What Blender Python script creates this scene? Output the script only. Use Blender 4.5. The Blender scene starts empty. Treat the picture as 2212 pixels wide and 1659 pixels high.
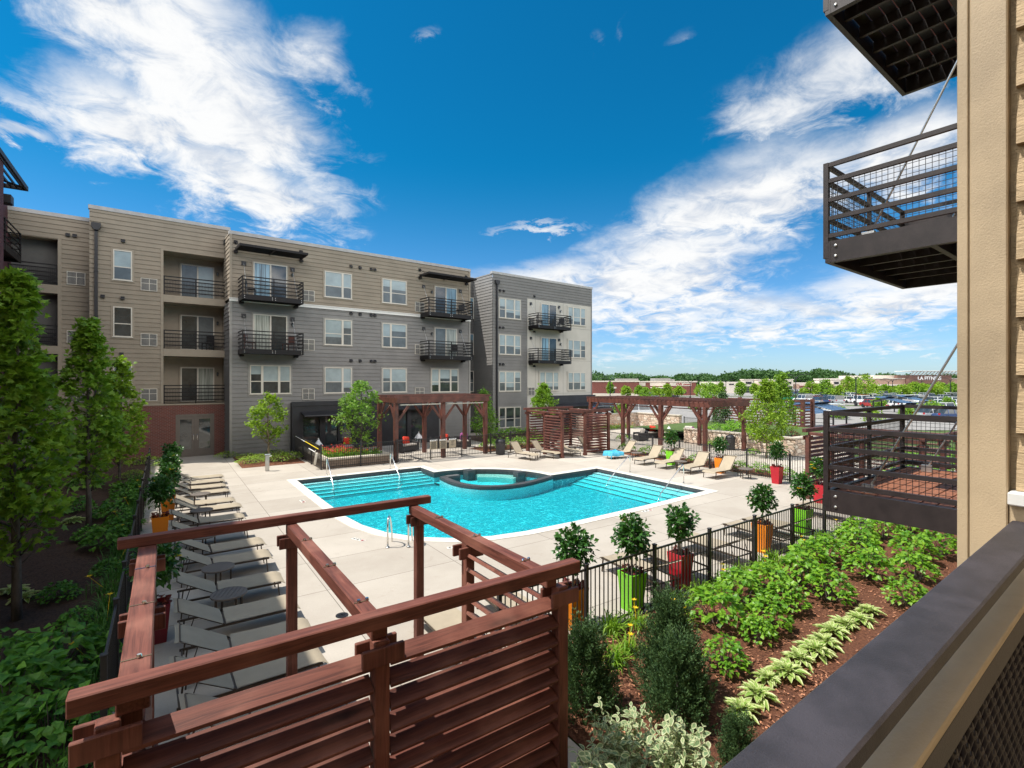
import bpy, math, random
from mathutils import Vector, Matrix
random.seed(7)
R = math.radians
S = bpy.context.scene
COL = S.collection
# ------------------------------------------------------------------ camera, world, sun, exposure
YAW = 55.37
cam = bpy.data.cameras.new('camera'); cam.sensor_width = 36; cam.lens = 36*1087/2212
cam.shift_y = -0.0029; cam.clip_start = 0.02; cam.clip_end = 2000
camo = bpy.data.objects.new('camera', cam); COL.objects.link(camo)
EYE = 4.45
camo.location = (0, 0, EYE); camo.rotation_euler = (R(90), 0, R(YAW-90)); S.camera = camo
S.view_settings.view_transform = 'Standard'; S.view_settings.look = 'None'
S.view_settings.exposure = 0.82; S.view_settings.gamma = 1
SUN_EL, SUN_AZ = R(62.5), R(151)           # towards the sun, azimuth measured from +X
sun = bpy.data.lights.new('sun', 'SUN'); sun.energy = 3.6; sun.angle = R(0.5); sun.color = (1, .95, .87)
suno = bpy.data.objects.new('sun', sun); COL.objects.link(suno)
SV = Vector((math.cos(SUN_EL)*math.cos(SUN_AZ), math.cos(SUN_EL)*math.sin(SUN_AZ), math.sin(SUN_EL)))
suno.rotation_euler = SV.to_track_quat('Z', 'Y').to_euler()
suno.location = (0, 0, 60)

W = bpy.data.worlds.new('World'); S.world = W; W.use_nodes = True
nt = W.node_tree; nt.nodes.clear()
class NT:
    def __init__(s, tree): s.t = tree
    def n(s, typ, **kw):
        o = s.t.nodes.new(typ)
        for k, v in kw.items():
            if k.startswith('i_'): 
                key = k[2:]
                key = int(key) if key.isdigit() else key.replace('_', ' ')
                s.put(o.inputs[key], v)
            else: setattr(o, k, v)
        return o
    def put(s, inp, v):
        if isinstance(v, bpy.types.NodeSocket): s.t.links.new(v, inp)
        elif isinstance(v, bpy.types.Node): s.t.links.new(v.outputs[0], inp)
        else: inp.default_value = v
    def m(s, op, a, b=0.0, c=0.0, clamp=False):
        o = s.t.nodes.new('ShaderNodeMath'); o.operation = op; o.use_clamp = clamp
        for i, v in enumerate((a, b, c)): s.put(o.inputs[i], v)
        return o.outputs[0]
    def mix(s, f, a, b, mode='MIX'):
        o = s.t.nodes.new('ShaderNodeMix'); o.data_type = 'RGBA'; o.blend_type = mode
        s.put(o.inputs[0], f); s.put(o.inputs[6], a); s.put(o.inputs[7], b)
        return o.outputs[2]
    def ramp(s, v, lo, hi):
        o = s.t.nodes.new('ShaderNodeMapRange'); o.interpolation_type = 'SMOOTHSTEP'
        s.put(o.inputs[0], v); o.inputs[1].default_value = lo; o.inputs[2].default_value = hi
        return o.outputs[0]
w = NT(nt)
tc = w.n('ShaderNodeTexCoord'); D = tc.outputs['Generated']
sky = w.n('ShaderNodeTexSky', sky_type='NISHITA', sun_disc=False, sun_elevation=SUN_EL, sun_rotation=R(90)-SUN_AZ,
          air_density=1.0, dust_density=0.3, ozone_density=3.0)
fw = (math.cos(R(YAW)), math.sin(R(YAW)), 0); rt = (math.sin(R(YAW)), -math.cos(R(YAW)), 0)
def dot(v):
    o = w.n('ShaderNodeVectorMath', operation='DOT_PRODUCT'); w.put(o.inputs[0], D); o.inputs[1].default_value = v
    return o.outputs['Value']
sx = w.n('ShaderNodeSeparateXYZ', i_0=D)
az = w.m('ARCTAN2', dot(rt), dot(fw)); el = w.m('ARCSINE', sx.outputs[2])
# cloud layer seen in perspective: the direction cut by a flat layer overhead
zz = w.m('ADD', w.m('MAXIMUM', sx.outputs[2], 0.0), 0.20)
lay = w.n('ShaderNodeCombineXYZ', i_0=w.m('DIVIDE', sx.outputs[0], zz), i_1=w.m('DIVIDE', sx.outputs[1], zz), i_2=0.0)
nA = w.n('ShaderNodeTexNoise', i_Vector=lay.outputs[0], i_Scale=1.9, i_Detail=9.0, i_Roughness=0.62, i_Distortion=0.25)
nB = w.n('ShaderNodeTexNoise', i_Vector=lay.outputs[0], i_Scale=7.5, i_Detail=8.0, i_Roughness=0.66, i_Distortion=0.6)
nC = w.n('ShaderNodeTexNoise', i_Vector=lay.outputs[0], i_Scale=2.6, i_Detail=5.0, i_Roughness=0.55)
nD = w.n('ShaderNodeTexNoise', i_Vector=D, i_Scale=5.0, i_Detail=6.0, i_Roughness=0.6)
az2 = w.m('ADD', az, w.m('MULTIPLY', w.m('SUBTRACT', nD.outputs[0], 0.5), 0.16))
el2 = w.m('ADD', el, w.m('MULTIPLY', w.m('SUBTRACT', nB.outputs[0], 0.5), 0.10))
BANKS = [(-0.589,0.528,0.218,0.100,-0.175,1.00),(-0.529,0.440,0.229,0.139,-0.460,1.00),(-0.480,0.332,0.172,0.074,-0.268,1.00),
(-0.667,0.393,0.117,0.074,-0.137,0.90),(-0.366,0.537,0.100,0.073,-0.486,0.62),(-0.766,0.377,0.072,0.020,-0.166,0.60),(-0.780,0.338,0.053,0.016,0.080,0.80),
(0.022,0.185,0.266,0.056,0.139,1.00),(0.290,0.194,0.215,0.108,0.187,1.00),(0.427,0.318,0.208,0.080,0.226,1.00),(0.660,0.344,0.128,0.065,0.097,0.95),
(0.588,0.464,0.185,0.085,0.145,0.66),(0.631,0.135,0.148,0.06,0.064,0.85),(0.442,0.110,0.267,0.055,0.029,0.78),(0.073,0.297,0.117,0.012,0.027,0.60),
(-0.183,0.607,0.040,0.010,0.314,0.30),(0.230,0.600,0.016,0.031,-0.292,0.27),(0.168,0.596,0.027,0.018,-0.085,0.24),(0.331,0.577,0.039,0.015,0.338,0.24),
(0.660,0.060,0.151,0.022,-0.051,0.40),(0.221,0.048,0.167,0.022,-0.015,0.30),
(2.1,0.5,0.6,0.34,0.1,1.1),(-2.1,0.5,0.6,0.34,0.0,1.1),(3.1,0.55,0.7,0.34,0.0,1.1),(0.0,1.35,3.2,0.22,0.0,.95),(-3.1,0.55,0.6,0.34,0.0,1.1)]  # banks out of view, behind and overhead, added as fill light
mask = None
for a0, e0, A, B, t, wt in BANKS:
    da = w.m('SUBTRACT', az2, a0); de = w.m('SUBTRACT', el2, e0); c, s = math.cos(t), math.sin(t)
    p = w.m('ADD', w.m('MULTIPLY', da, c/A), w.m('MULTIPLY', de, s/A)); q = w.m('ADD', w.m('MULTIPLY', da, -s/B), w.m('MULTIPLY', de, c/B))
    r2 = w.m('SQRT', w.m('ADD', w.m('MULTIPLY', p, p), w.m('MULTIPLY', q, q)))
    k = w.m('MULTIPLY', w.m('SUBTRACT', 1.35, r2, clamp=True), wt)
    mask = k if mask is None else w.m('MAXIMUM', mask, k)
dens = w.m('ADD', w.m('MULTIPLY', mask, 1.0), w.m('ADD', w.m('MULTIPLY', w.m('SUBTRACT', nA.outputs[0], 0.5), 1.5), w.m('MULTIPLY', w.m('SUBTRACT', nB.outputs[0], 0.5), 1.3)))
dens = w.m('MULTIPLY', w.ramp(dens, 0.14, 1.06), w.ramp(mask, 0.0, 0.22))
tint = w.mix(1.0, sky.outputs[0], (0.02, 0.53, 0.72, 1), 'MULTIPLY')
hz = w.mix(w.ramp(el, 0.42, -0.02), tint, w.mix(1.0, sky.outputs[0], (0.52, 0.68, 0.92, 1), 'MULTIPLY'))
cshade = w.ramp(w.m('ADD', nC.outputs[0], w.m('MULTIPLY', w.m('SUBTRACT', nB.outputs[0], 0.5), 0.7)), 0.30, 0.56)
ccol = w.mix(cshade, (4.1, 4.35, 4.75, 1), (5.75, 5.75, 5.7, 1))
# unseen banks behind the camera, made far brighter as added fill light
behind = w.ramp(dot(fw), 0.25, -0.35)
ccol = w.mix(behind, ccol, (27, 26, 24.6, 1))
out = w.mix(w.m('MULTIPLY', dens, 0.97), hz, ccol)
bg = w.n('ShaderNodeBackground', i_0=out, i_1=0.1)
w.n('ShaderNodeOutputWorld', i_0=bg.outputs[0])

# ------------------------------------------------------------------ mesh helper
class MB:
    def __init__(s): s.v = []; s.f = []; s.mi = []; s.cur = 0
    def m(s, i): s.cur = i; return s
    def face(s, pts):
        b = len(s.v); s.v += [tuple(p) for p in pts]; s.f.append(tuple(range(b, b+len(pts)))); s.mi.append(s.cur)
    def raw(s, vs, fs):
        b = len(s.v); s.v += [tuple(p) for p in vs]
        for f in fs: s.f.append(tuple(b+i for i in f)); s.mi.append(s.cur)
    def box(s, x0, x1, y0, y1, z0, z1, M=None):
        vs = [Vector((x, y, z)) for z in (z0, z1) for x, y in ((x0, y0), (x1, y0), (x1, y1), (x0, y1))]
        if M: vs = [M @ p for p in vs]
        s.raw(vs, [(0, 3, 2, 1), (4, 5, 6, 7), (0, 1, 5, 4), (1, 2, 6, 5), (2, 3, 7, 6), (3, 0, 4, 7)])
        return s
    def bevbox(s, x0, x1, y0, y1, z0, z1, b=.008, M=None):
        vs = []
        for z, ins in ((z0, b), (z0+b, 0), (z1-b, 0), (z1, b)):
            for x, y in ((x0+ins, y0), (x1-ins, y0), (x1, y0+ins), (x1, y1-ins), (x1-ins, y1), (x0+ins, y1), (x0, y1-ins), (x0, y0+ins)):
                if ins == 0:
                    pass
                vs.append(Vector((min(max(x, x0+ins), x1-ins) if ins else x, min(max(y, y0+ins), y1-ins) if ins else y, z)))
        # middle rings use a small corner chamfer
        for k in (1, 2):
            z = (z0+b) if k == 1 else (z1-b)
            pts = ((x0+b, y0), (x1-b, y0), (x1, y0+b), (x1, y1-b), (x1-b, y1), (x0+b, y1), (x0, y1-b), (x0, y0+b))
            for i, (x, y) in enumerate(pts): vs[8*k+i] = Vector((x, y, z))
        if M: vs = [M @ p for p in vs]
        fs = [tuple(range(7, -1, -1)), tuple(range(24, 32))]
        for k in range(3):
            for i in range(8):
                j = (i+1) % 8; fs.append((8*k+i, 8*k+j, 8*k+8+j, 8*k+8+i))
        s.raw(vs, fs); return s
    def bar(s, a, b, w_, h, up=(0, 0, 1), bev=0):
        a = Vector(a); b = Vector(b); d = b-a; L = d.length
        if L < 1e-6: return s
        d.normalize(); u = Vector(up)
        if abs(d.dot(u)) > .98: u = Vector((0, 1, 0))
        x = d.cross(u).normalized(); z = x.cross(d)
        M = Matrix(((x.x, d.x, z.x, a.x), (x.y, d.y, z.y, a.y), (x.z, d.z, z.z, a.z), (0, 0, 0, 1)))
        if bev: s.bevbox(-w_/2, w_/2, 0, L, -h/2, h/2, bev, M)
        else: s.box(-w_/2, w_/2, 0, L, -h/2, h/2, M)
        return s
    def tube(s, pts, r, n=8, cap=True):
        pts = [Vector(p) for p in pts]; rs = r if isinstance(r, (list, tuple)) else [r]*len(pts)
        ring = []; prev = None
        for i, p in enumerate(pts):
            d = (pts[min(i+1, len(pts)-1)]-pts[max(i-1, 0)]).normalized()
            if prev is None:
                u = Vector((0, 0, 1)) if abs(d.z) < .9 else Vector((1, 0, 0))
                x = d.cross(u).normalized()
            else: x = (prev-d*prev.dot(d)).normalized()
            prev = x; y = d.cross(x)
            ring += [p+(x*math.cos(2*math.pi*k/n)+y*math.sin(2*math.pi*k/n))*rs[i] for k in range(n)]
        fs = [(n*i+k, n*i+(k+1) % n, n*i+n+(k+1) % n, n*i+n+k) for i in range(len(pts)-1) for k in range(n)]
        if cap: fs += [tuple(range(n-1, -1, -1)), tuple(range(n*(len(pts)-1), n*len(pts)))]
        s.raw(ring, fs); return s
    def lathe(s, prof, c=(0, 0, 0), n=16, M=None):
        vs = []; c = Vector(c)
        for r_, z in prof: vs += [c+Vector((r_*math.cos(2*math.pi*k/n), r_*math.sin(2*math.pi*k/n), z)) for k in range(n)]
        if M: vs = [M @ p for p in vs]
        fs = [(n*i+k, n*i+(k+1) % n, n*i+n+(k+1) % n, n*i+n+k) for i in range(len(prof)-1) for k in range(n)]
        fs += [tuple(range(n-1, -1, -1)), tuple(range(n*(len(prof)-1), n*len(prof)))]
        s.raw(vs, fs); return s
    def prism(s, poly, z0, z1, M=None):
        n = len(poly); vs = [Vector((x, y, z0)) for x, y in poly]+[Vector((x, y, z1)) for x, y in poly]
        if M: vs = [M @ p for p in vs]
        s.raw(vs, [tuple(range(n-1, -1, -1)), tuple(range(n, 2*n))]+[(i, (i+1) % n, n+(i+1) % n, n+i) for i in range(n)]); return s
    def build(s, name, mats, parent=None, smooth=False):
        me = bpy.data.meshes.new(name); me.from_pydata(s.v, [], s.f)
        mats = mats if isinstance(mats, (list, tuple)) else [mats]
        for m_ in mats: me.materials.append(m_)
        if len(mats) > 1: me.polygons.foreach_set('material_index', s.mi)
        if smooth: me.polygons.foreach_set('use_smooth', [True]*len(s.f))
        me.update()
        o = bpy.data.objects.new(name, me); COL.objects.link(o)
        if parent: o.parent = parent
        return o
def tag(o, label, cat, group=None, kind=None):
    if label: o['label'] = label
    if cat: o['category'] = cat
    if group: o['group'] = group
    if kind: o['kind'] = kind
    return o
def struct(o): o['kind'] = 'structure'; return o
def thing(name, label, cat, loc=(0, 0, 0), rz=0, group=None):
    o = bpy.data.objects.new(name, None); COL.objects.link(o); o.location = loc; o.rotation_euler = (0, 0, rz)
    o.empty_display_size = .2
    return tag(o, label, cat, group)
KIDS = {}
def kids(o): return [c for c in COL.objects if c.parent == o] if o.name not in KIDS else KIDS[o.name]
def dup(root, loc, rz=0, label=None, scale=None, group=None):
    r = root.copy(); COL.objects.link(r); r.location = loc; r.rotation_euler = (0, 0, rz)
    if scale: r.scale = scale if isinstance(scale, (list, tuple)) else (scale,)*3
    if label: r['label'] = label
    if group: r['group'] = group
    for ch in kids(root):
        c = ch.copy(); COL.objects.link(c); c.parent = r
        for g in kids(ch):
            d = g.copy(); COL.objects.link(d); d.parent = c
    return r
def freeze(root):
    KIDS.pop(root.name, None)
    ks = [c for c in COL.objects if c.parent == root]; KIDS[root.name] = ks
    for k in ks: KIDS[k.name] = [c for c in COL.objects if c.parent == k]
    return root
def text_mesh(txt, size, depth, bold=False):
    cu = bpy.data.curves.new('lettering', 'FONT'); cu.body = txt; cu.size = size; cu.extrude = depth; cu.align_x = 'CENTER'; cu.align_y = 'CENTER'
    if bold: cu.offset = size*.022
    o = bpy.data.objects.new('lettering', cu); COL.objects.link(o)
    dg = bpy.context.evaluated_depsgraph_get(); me = bpy.data.meshes.new_from_object(o.evaluated_get(dg))
    bpy.data.objects.remove(o); return me
def mesh_obj(name, me, mat, parent=None):
    me.materials.clear(); me.materials.append(mat)
    o = bpy.data.objects.new(name, me); COL.objects.link(o)
    if parent: o.parent = parent
    return o

# ------------------------------------------------------------------ materials
def new_mat(name):
    m = bpy.data.materials.new(name); m.use_nodes = True; m.node_tree.nodes.clear(); return m, NT(m.node_tree)
def coords(t, scale=(1, 1, 1), gen=False):
    c = t.n('ShaderNodeTexCoord'); mp = t.n('ShaderNodeMapping', i_Vector=c.outputs['Generated' if gen else 'Object']); mp.inputs['Scale'].default_value = scale
    return mp.outputs[0]
def PM(name, col, rough=.6, metal=0.0, var=.15, vscale=3.0, bump=0.0, bscale=40.0, stretch=(1, 1, 1), spec=.5, col2=None, island=0.0, detail=4.0, coat=0.0, bdist=.01):
    m, t = new_mat(name); v = coords(t, stretch)
    c2 = col2 or tuple(min(1, x*(1-var*1.4)) for x in col)
    c1 = col if col2 else tuple(min(1, x*(1+var)) for x in col)
    n = t.n('ShaderNodeTexNoise', i_Vector=v, i_Scale=vscale, i_Detail=detail, i_Roughness=.6)
    base = t.mix(t.ramp(n.outputs[0], .3, .7), (*c1, 1), (*c2, 1))
    if island:
        g = t.n('ShaderNodeNewGeometry')
        base = t.mix(1.0, base, t.n('ShaderNodeCombineColor', i_0=t.m('ADD', 1-island, t.m('MULTIPLY', g.outputs['Random Per Island'], 2*island)), i_1=t.m('ADD', 1-island, t.m('MULTIPLY', g.outputs['Random Per Island'], 2*island)), i_2=t.m('ADD', 1-island, t.m('MULTIPLY', g.outputs['Random Per Island'], 2*island))).outputs[0], 'MULTIPLY')
    b = t.n('ShaderNodeBsdfPrincipled', i_Base_Color=base, i_Roughness=rough, i_Metallic=metal)
    b.inputs['Specular IOR Level'].default_value = spec
    if coat: b.inputs['Coat Weight'].default_value = coat
    if bump:
        n2 = t.n('ShaderNodeTexNoise', i_Vector=v, i_Scale=bscale, i_Detail=5.0, i_Roughness=.6)
        bp = t.n('ShaderNodeBump', i_Strength=bump, i_Distance=bdist, i_Height=n2.outputs[0]); t.put(b.inputs['Normal'], bp.outputs[0])
    t.n('ShaderNodeOutputMaterial', i_0=b.outputs[0]); return m
def LEAF(name, col, col2, rough=.5, trans=.3, edge=None):
    m, t = new_mat(name); g = t.n('ShaderNodeNewGeometry'); oi = t.n('ShaderNodeObjectInfo')
    r = t.m('FRACT', t.m('ADD', g.outputs['Random Per Island'], t.m('MULTIPLY', oi.outputs['Random'], .37)))
    base = t.mix(r, (*col, 1), (*col2, 1))
    d = t.n('ShaderNodeBsdfPrincipled', i_Base_Color=base, i_Roughness=rough); d.inputs['Specular IOR Level'].default_value = .35
    tl = t.n('ShaderNodeBsdfTranslucent', i_Color=t.mix(.5, base, (col2[0]*1.3, col2[1]*1.5, col2[2]*.6, 1)))
    mx = t.n('ShaderNodeMixShader', i_0=trans, i_1=d.outputs[0], i_2=tl.outputs[0]); t.n('ShaderNodeOutputMaterial', i_0=mx.outputs[0]); return m
def BRICK(name, c1, c2, mortar, bw=.21, bh=.075, ms=.012):
    m, t = new_mat(name); c = t.n('ShaderNodeTexCoord'); sp = t.n('ShaderNodeSeparateXYZ', i_0=c.outputs['Object'])
    cv = t.n('ShaderNodeCombineXYZ', i_0=t.m('ADD', sp.outputs[0], sp.outputs[1]), i_1=sp.outputs[2], i_2=0.0)
    b = t.n('ShaderNodeTexBrick', i_Vector=cv.outputs[0], i_Color1=(*c1, 1), i_Color2=(*c2, 1), i_Mortar=(*mortar, 1), i_Scale=1.0)
    b.inputs['Brick Width'].default_value = bw; b.inputs['Row Height'].default_value = bh; b.inputs['Mortar Size'].default_value = ms; b.inputs['Bias'].default_value = -.1
    n = t.n('ShaderNodeTexNoise', i_Vector=c.outputs['Object'], i_Scale=2.0, i_Detail=4.0)
    col = t.mix(t.m('MULTIPLY', n.outputs[0], .4), b.outputs[0], (c2[0]*.6, c2[1]*.6, c2[2]*.6, 1))
    p = t.n('ShaderNodeBsdfPrincipled', i_Base_Color=col, i_Roughness=.85)
    bp = t.n('ShaderNodeBump', i_Strength=.5, i_Distance=.01, i_Height=t.m('SUBTRACT', 1.0, b.outputs['Fac'])); t.put(p.inputs['Normal'], bp.outputs[0])
    t.n('ShaderNodeOutputMaterial', i_0=p.outputs[0]); return m
M = {}
M['wood'] = PM('stained_redwood', (.125, .036, .026), .5, var=.16, vscale=3.5, bump=.3, bscale=30, stretch=(2, 2, .35), spec=.45, island=.16)
M['wood_x'] = PM('stained_redwood_rail', (.145, .046, .034), .5, var=.17, vscale=5, bump=.3, bscale=34, stretch=(.4, 4, 4), island=.14)
M['wood_y'] = PM('stained_redwood_beam', (.155, .05, .036), .5, var=.2, vscale=5, bump=.35, bscale=30, stretch=(4, .4, 4), island=.14)
M['wood_far'] = PM('stained_redwood_far', (.105, .033, .022), .6, var=.3, vscale=2)
M['bronze'] = PM('dark_bronze_paint', (.0065, .0052, .006), .5, var=.2, vscale=6, bump=.12, bscale=200, spec=.28)
M['bronze_near'] = PM('bronze_paint', (.026, .019, .0185), .45, var=.2, vscale=6, bump=.15, bscale=200, spec=.4)
M['rail_cap'] = PM('bronze_powder_coat', (.034, .030, .036), .5, var=.3, vscale=9, detail=12, bump=.4, bscale=300, spec=.5, bdist=.003)
M['black_metal'] = PM('black_metal', (.012, .011, .013), .45, var=.2, vscale=5)
M['fence'] = PM('black_fence_paint', (.022, .021, .022), .45, var=.2, vscale=4)
M['tan_siding'] = PM('tan_siding', (.25, .208, .157), .75, var=.06, vscale=1.2, bump=.1, bscale=60, island=.035)
M['tan_trim'] = PM('tan_trim', (.275, .23, .175), .7, var=.05, vscale=2)
M['gray_siding'] = PM('gray_siding', (.19, .183, .174), .75, var=.06, vscale=1.2, bump=.1, bscale=60, island=.035)
M['gray_trim'] = PM('gray_trim', (.25, .24, .22), .7, var=.05)
M['gray2_siding'] = PM('slate_siding', (.165, .16, .153), .75, var=.06, vscale=1.2, bump=.1, bscale=60, island=.035)
M['dark_siding'] = PM('dark_gray_siding', (.10, .097, .092), .75, var=.06, island=.03)
M['white_panel'] = PM('white_panel', (.46, .435, .385), .7, var=.04, vscale=1.0)
M['white_trim'] = PM('white_trim', (.66, .65, .62), .6, var=.03)
M['cap_metal'] = PM('parapet_flashing', (.36, .35, .34), .5, var=.08)
M['charcoal'] = PM('charcoal_panel', (.017, .017, .021), .45, var=.2, vscale=1.5)
M['plum_siding'] = PM('plum_brick_siding', (.10, .035, .04), .75, var=.15, vscale=5)
M['near_siding'] = PM('near_siding_boards', (.40, .29, .165), .7, var=.12, vscale=2, bump=.55, bscale=9, stretch=(1, 3, 14), bdist=.012)
M['near_trim'] = PM('near_corner_board', (.41, .315, .20), .62, var=.13, vscale=2.4, detail=10, bump=.35, bscale=150, bdist=.004)
M['apron'] = PM('painted_apron_board', (.56, .44, .28), .6, var=.12, vscale=4, bump=.2, bscale=60, stretch=(.5, 1, 6))
M['window_frame'] = PM('almond_window_frame', (.55, .51, .44), .5, var=.03)
M['door_frame'] = PM('taupe_door_frame', (.12, .10, .085), .5, var=.06)
def GLASS(name, col, rough=.06, spec=.7, var=.1, vs=1.5, stretch=(1, 1, 1)):
    return PM(name, col, rough, var=var, vscale=vs, spec=spec, stretch=stretch, bump=.02, bscale=3)
M['blind'] = GLASS('glass_over_white_blind', (.30, .36, .37), .12, .6, .10, 1.0)
M['blind_sl'] = GLASS('glass_over_vertical_blinds', (.33, .35, .31), .12, .6, .45, 1.2, (14, 14, .3))
M['glass_dark'] = GLASS('dark_glass', (.035, .042, .045), .04, .9, .3)
M['glass_mid'] = GLASS('screened_glass', (.11, .125, .13), .15, .6, .15)
M['glass_blue'] = GLASS('glass_with_curtain', (.16, .27, .34), .08, .7, .5, 1.2, (8, 8, .3))
M['brick'] = BRICK('red_brick', (.17, .042, .028), (.115, .027, .02), (.18, .13, .11))
M['bed_block'] = BRICK('tumbled_wall_block', (.30, .22, .16), (.22, .16, .12), (.12, .09, .07), .3, .12, .01)
M['brick_far'] = PM('far_red_brick', (.20, .065, .05), .85, var=.15)
M['stucco'] = PM('far_cream_stucco', (.62, .55, .47), .85, var=.06)
M['stucco_tan'] = PM('far_tan_stucco', (.42, .27, .20), .85, var=.08)
M['roof_blue'] = PM('blue_standing_seam', (.09, .16, .27), .4, metal=.1, var=.15)
M['steel'] = PM('polished_steel', (.72, .71, .68), .16, metal=1.0, var=.04)
M['galv'] = PM('brushed_steel', (.55, .55, .53), .35, metal=.9, var=.1)
M['sling'] = PM('tan_sling_mesh', (.355, .295, .21), .75, var=.05, vscale=3, bump=.25, bscale=500, bdist=.003, island=.03)
M['lounge_frame'] = PM('bronze_lounger_frame', (.085, .062, .045), .4, metal=.4, var=.15)
M['table_top'] = PM('table_slats', (.15, .125, .105), .6, var=.12, vscale=2)
M['towel'] = PM('turquoise_towel', (.02, .28, .47), .95, col2=(.10, .45, .60), vscale=4, bump=.5, bscale=120)
M['green_pot'] = PM('lime_fibreglass', (.20, .62, .015), .28, var=.05, vscale=2, coat=.2)
M['orange_pot'] = PM('orange_fibreglass', (.80, .23, .008), .3, var=.06, vscale=2, coat=.2)
M['red_pot'] = PM('red_fibreglass', (.46, .008, .022), .28, var=.08, vscale=2, coat=.2)
M['maroon_pot'] = PM('dark_red_fibreglass', (.16, .006, .014), .3, var=.08, vscale=2, coat=.2)
M['soil'] = PM('potting_soil', (.025, .016, .012), .95, var=.4, vscale=30, bump=.6)
M['wicker'] = PM('charcoal_wicker', (.03, .028, .03), .7, var=.4, vscale=60, bump=.5, bscale=140)
M['red_cushion'] = PM('red_cushion', (.62, .045, .02), .9, var=.08, vscale=8, bump=.15, bscale=30)
M['plum_cushion'] = PM('plum_cushion', (.22, .05, .17), .9, var=.08)
M['gray_cushion'] = PM('gray_cushion', (.30, .27, .24), .9, var=.06)
M['bark'] = PM('gray_bark', (.11, .095, .08), .9, var=.35, vscale=9, bump=.7, bscale=30, stretch=(1, 1, .3))
M['bark_lit'] = PM('tan_bark', (.24, .19, .13), .9, var=.3, vscale=9, bump=.6, bscale=30, stretch=(1, 1, .3))
M['plastic_black'] = PM('black_plastic', (.015, .015, .016), .5, var=.2)
M['rubbish'] = PM('bin_aggregate', (.05, .048, .05), .8, var=.35, vscale=40, bump=.4, bscale=90)
M['yellow'] = PM('yellow_paint', (.75, .55, .02), .5, var=.05)
M['rope'] = PM('cream_rope', (.62, .58, .50), .9, var=.15, vscale=30)
M['tile_white'] = PM('white_tile', (.72, .70, .64), .4, var=.04)
M['ink'] = PM('black_ink', (.012, .012, .014), .6, var=.05)
M['sign_tan'] = PM('tan_sign_plate', (.34, .28, .20), .6, var=.05)
M['red_letter'] = PM('red_letter', (.35, .01, .015), .5, var=.05)
M['white_letter'] = PM('white_letter', (.85, .85, .85), .5, var=.02)
M['tile_dark'] = BRICK('dark_waterline_tile', (.035, .038, .045), (.05, .052, .06), (.10, .10, .10), .15, .075, .006)
M['stone_cap'] = PM('limestone_cap', (.50, .44, .36), .8, var=.12, vscale=2, bump=.2, bscale=30)
M['paver'] = BRICK('red_paver', (.33, .12, .08), (.25, .09, .06), (.15, .1, .08), .2, .1, .006)
M['composite_deck'] = PM('composite_deck', (.26, .10, .05), .65, var=.15, vscale=3, stretch=(1, 8, 1), bump=.2, bscale=40)
M['soffit'] = PM('weathered_underside', (.045, .040, .036), .8, var=.35, vscale=4, stretch=(1, 6, 1))
def WOOD(name, ax, dark, mid, pale, rough=.55, knots=1.0):
    m, t = new_mat(name); sc = [26, 26, 26]; sc[ax] = 1.3; v = coords(t, tuple(sc)); g = t.n('ShaderNodeNewGeometry')
    n = t.n('ShaderNodeTexNoise', i_Vector=v, i_Scale=1.0, i_Detail=6.0, i_Roughness=.7, i_Distortion=1.1); sc2 = [6, 6, 6]; sc2[ax] = 1.1; v2 = coords(t, tuple(sc2))
    kn = t.n('ShaderNodeTexVoronoi', i_Vector=v2, i_Scale=.55, i_Randomness=1.0); f2 = t.n('ShaderNodeTexNoise', i_Vector=coords(t, (1.3, 1.3, 1.3)), i_Scale=1.2, i_Detail=4.0)
    c = t.mix(t.ramp(n.outputs[0], .30, .66), (*dark, 1), (*mid, 1)); c = t.mix(t.m('MULTIPLY', t.ramp(n.outputs[0], .60, .78), .32), c, (*pale, 1))
    c = t.mix(t.m('MULTIPLY', t.ramp(kn.outputs['Distance'], .16, .05), knots), c, (dark[0]*.4, dark[1]*.4, dark[2]*.4, 1))
    c = t.mix(t.m('MULTIPLY', t.ramp(f2.outputs[0], .45, .72), .4), c, (*pale, 1))
    k = t.m('ADD', .80, t.m('MULTIPLY', g.outputs['Random Per Island'], .40)); c = t.mix(1.0, c, t.n('ShaderNodeCombineColor', i_0=k, i_1=k, i_2=k).outputs[0], 'MULTIPLY')
    b = t.n('ShaderNodeBsdfPrincipled', i_Base_Color=c, i_Roughness=t.m('ADD', rough-.08, t.m('MULTIPLY', n.outputs[0], .25))); b.inputs['Specular IOR Level'].default_value = .4
    t.put(b.inputs['Normal'], t.n('ShaderNodeBump', i_Strength=.5, i_Distance=.003, i_Height=n.outputs[0]).outputs[0]); t.n('ShaderNodeOutputMaterial', i_0=b.outputs[0]); return m
WD = ((.066, .019, .012), (.165, .052, .034), (.36, .16, .11))
M['wood'] = WOOD('stained_redwood', 2, *WD); M['wood_x'] = WOOD('stained_redwood_rail', 0, *WD); M['wood_y'] = WOOD('stained_redwood_beam', 1, *WD)
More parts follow.
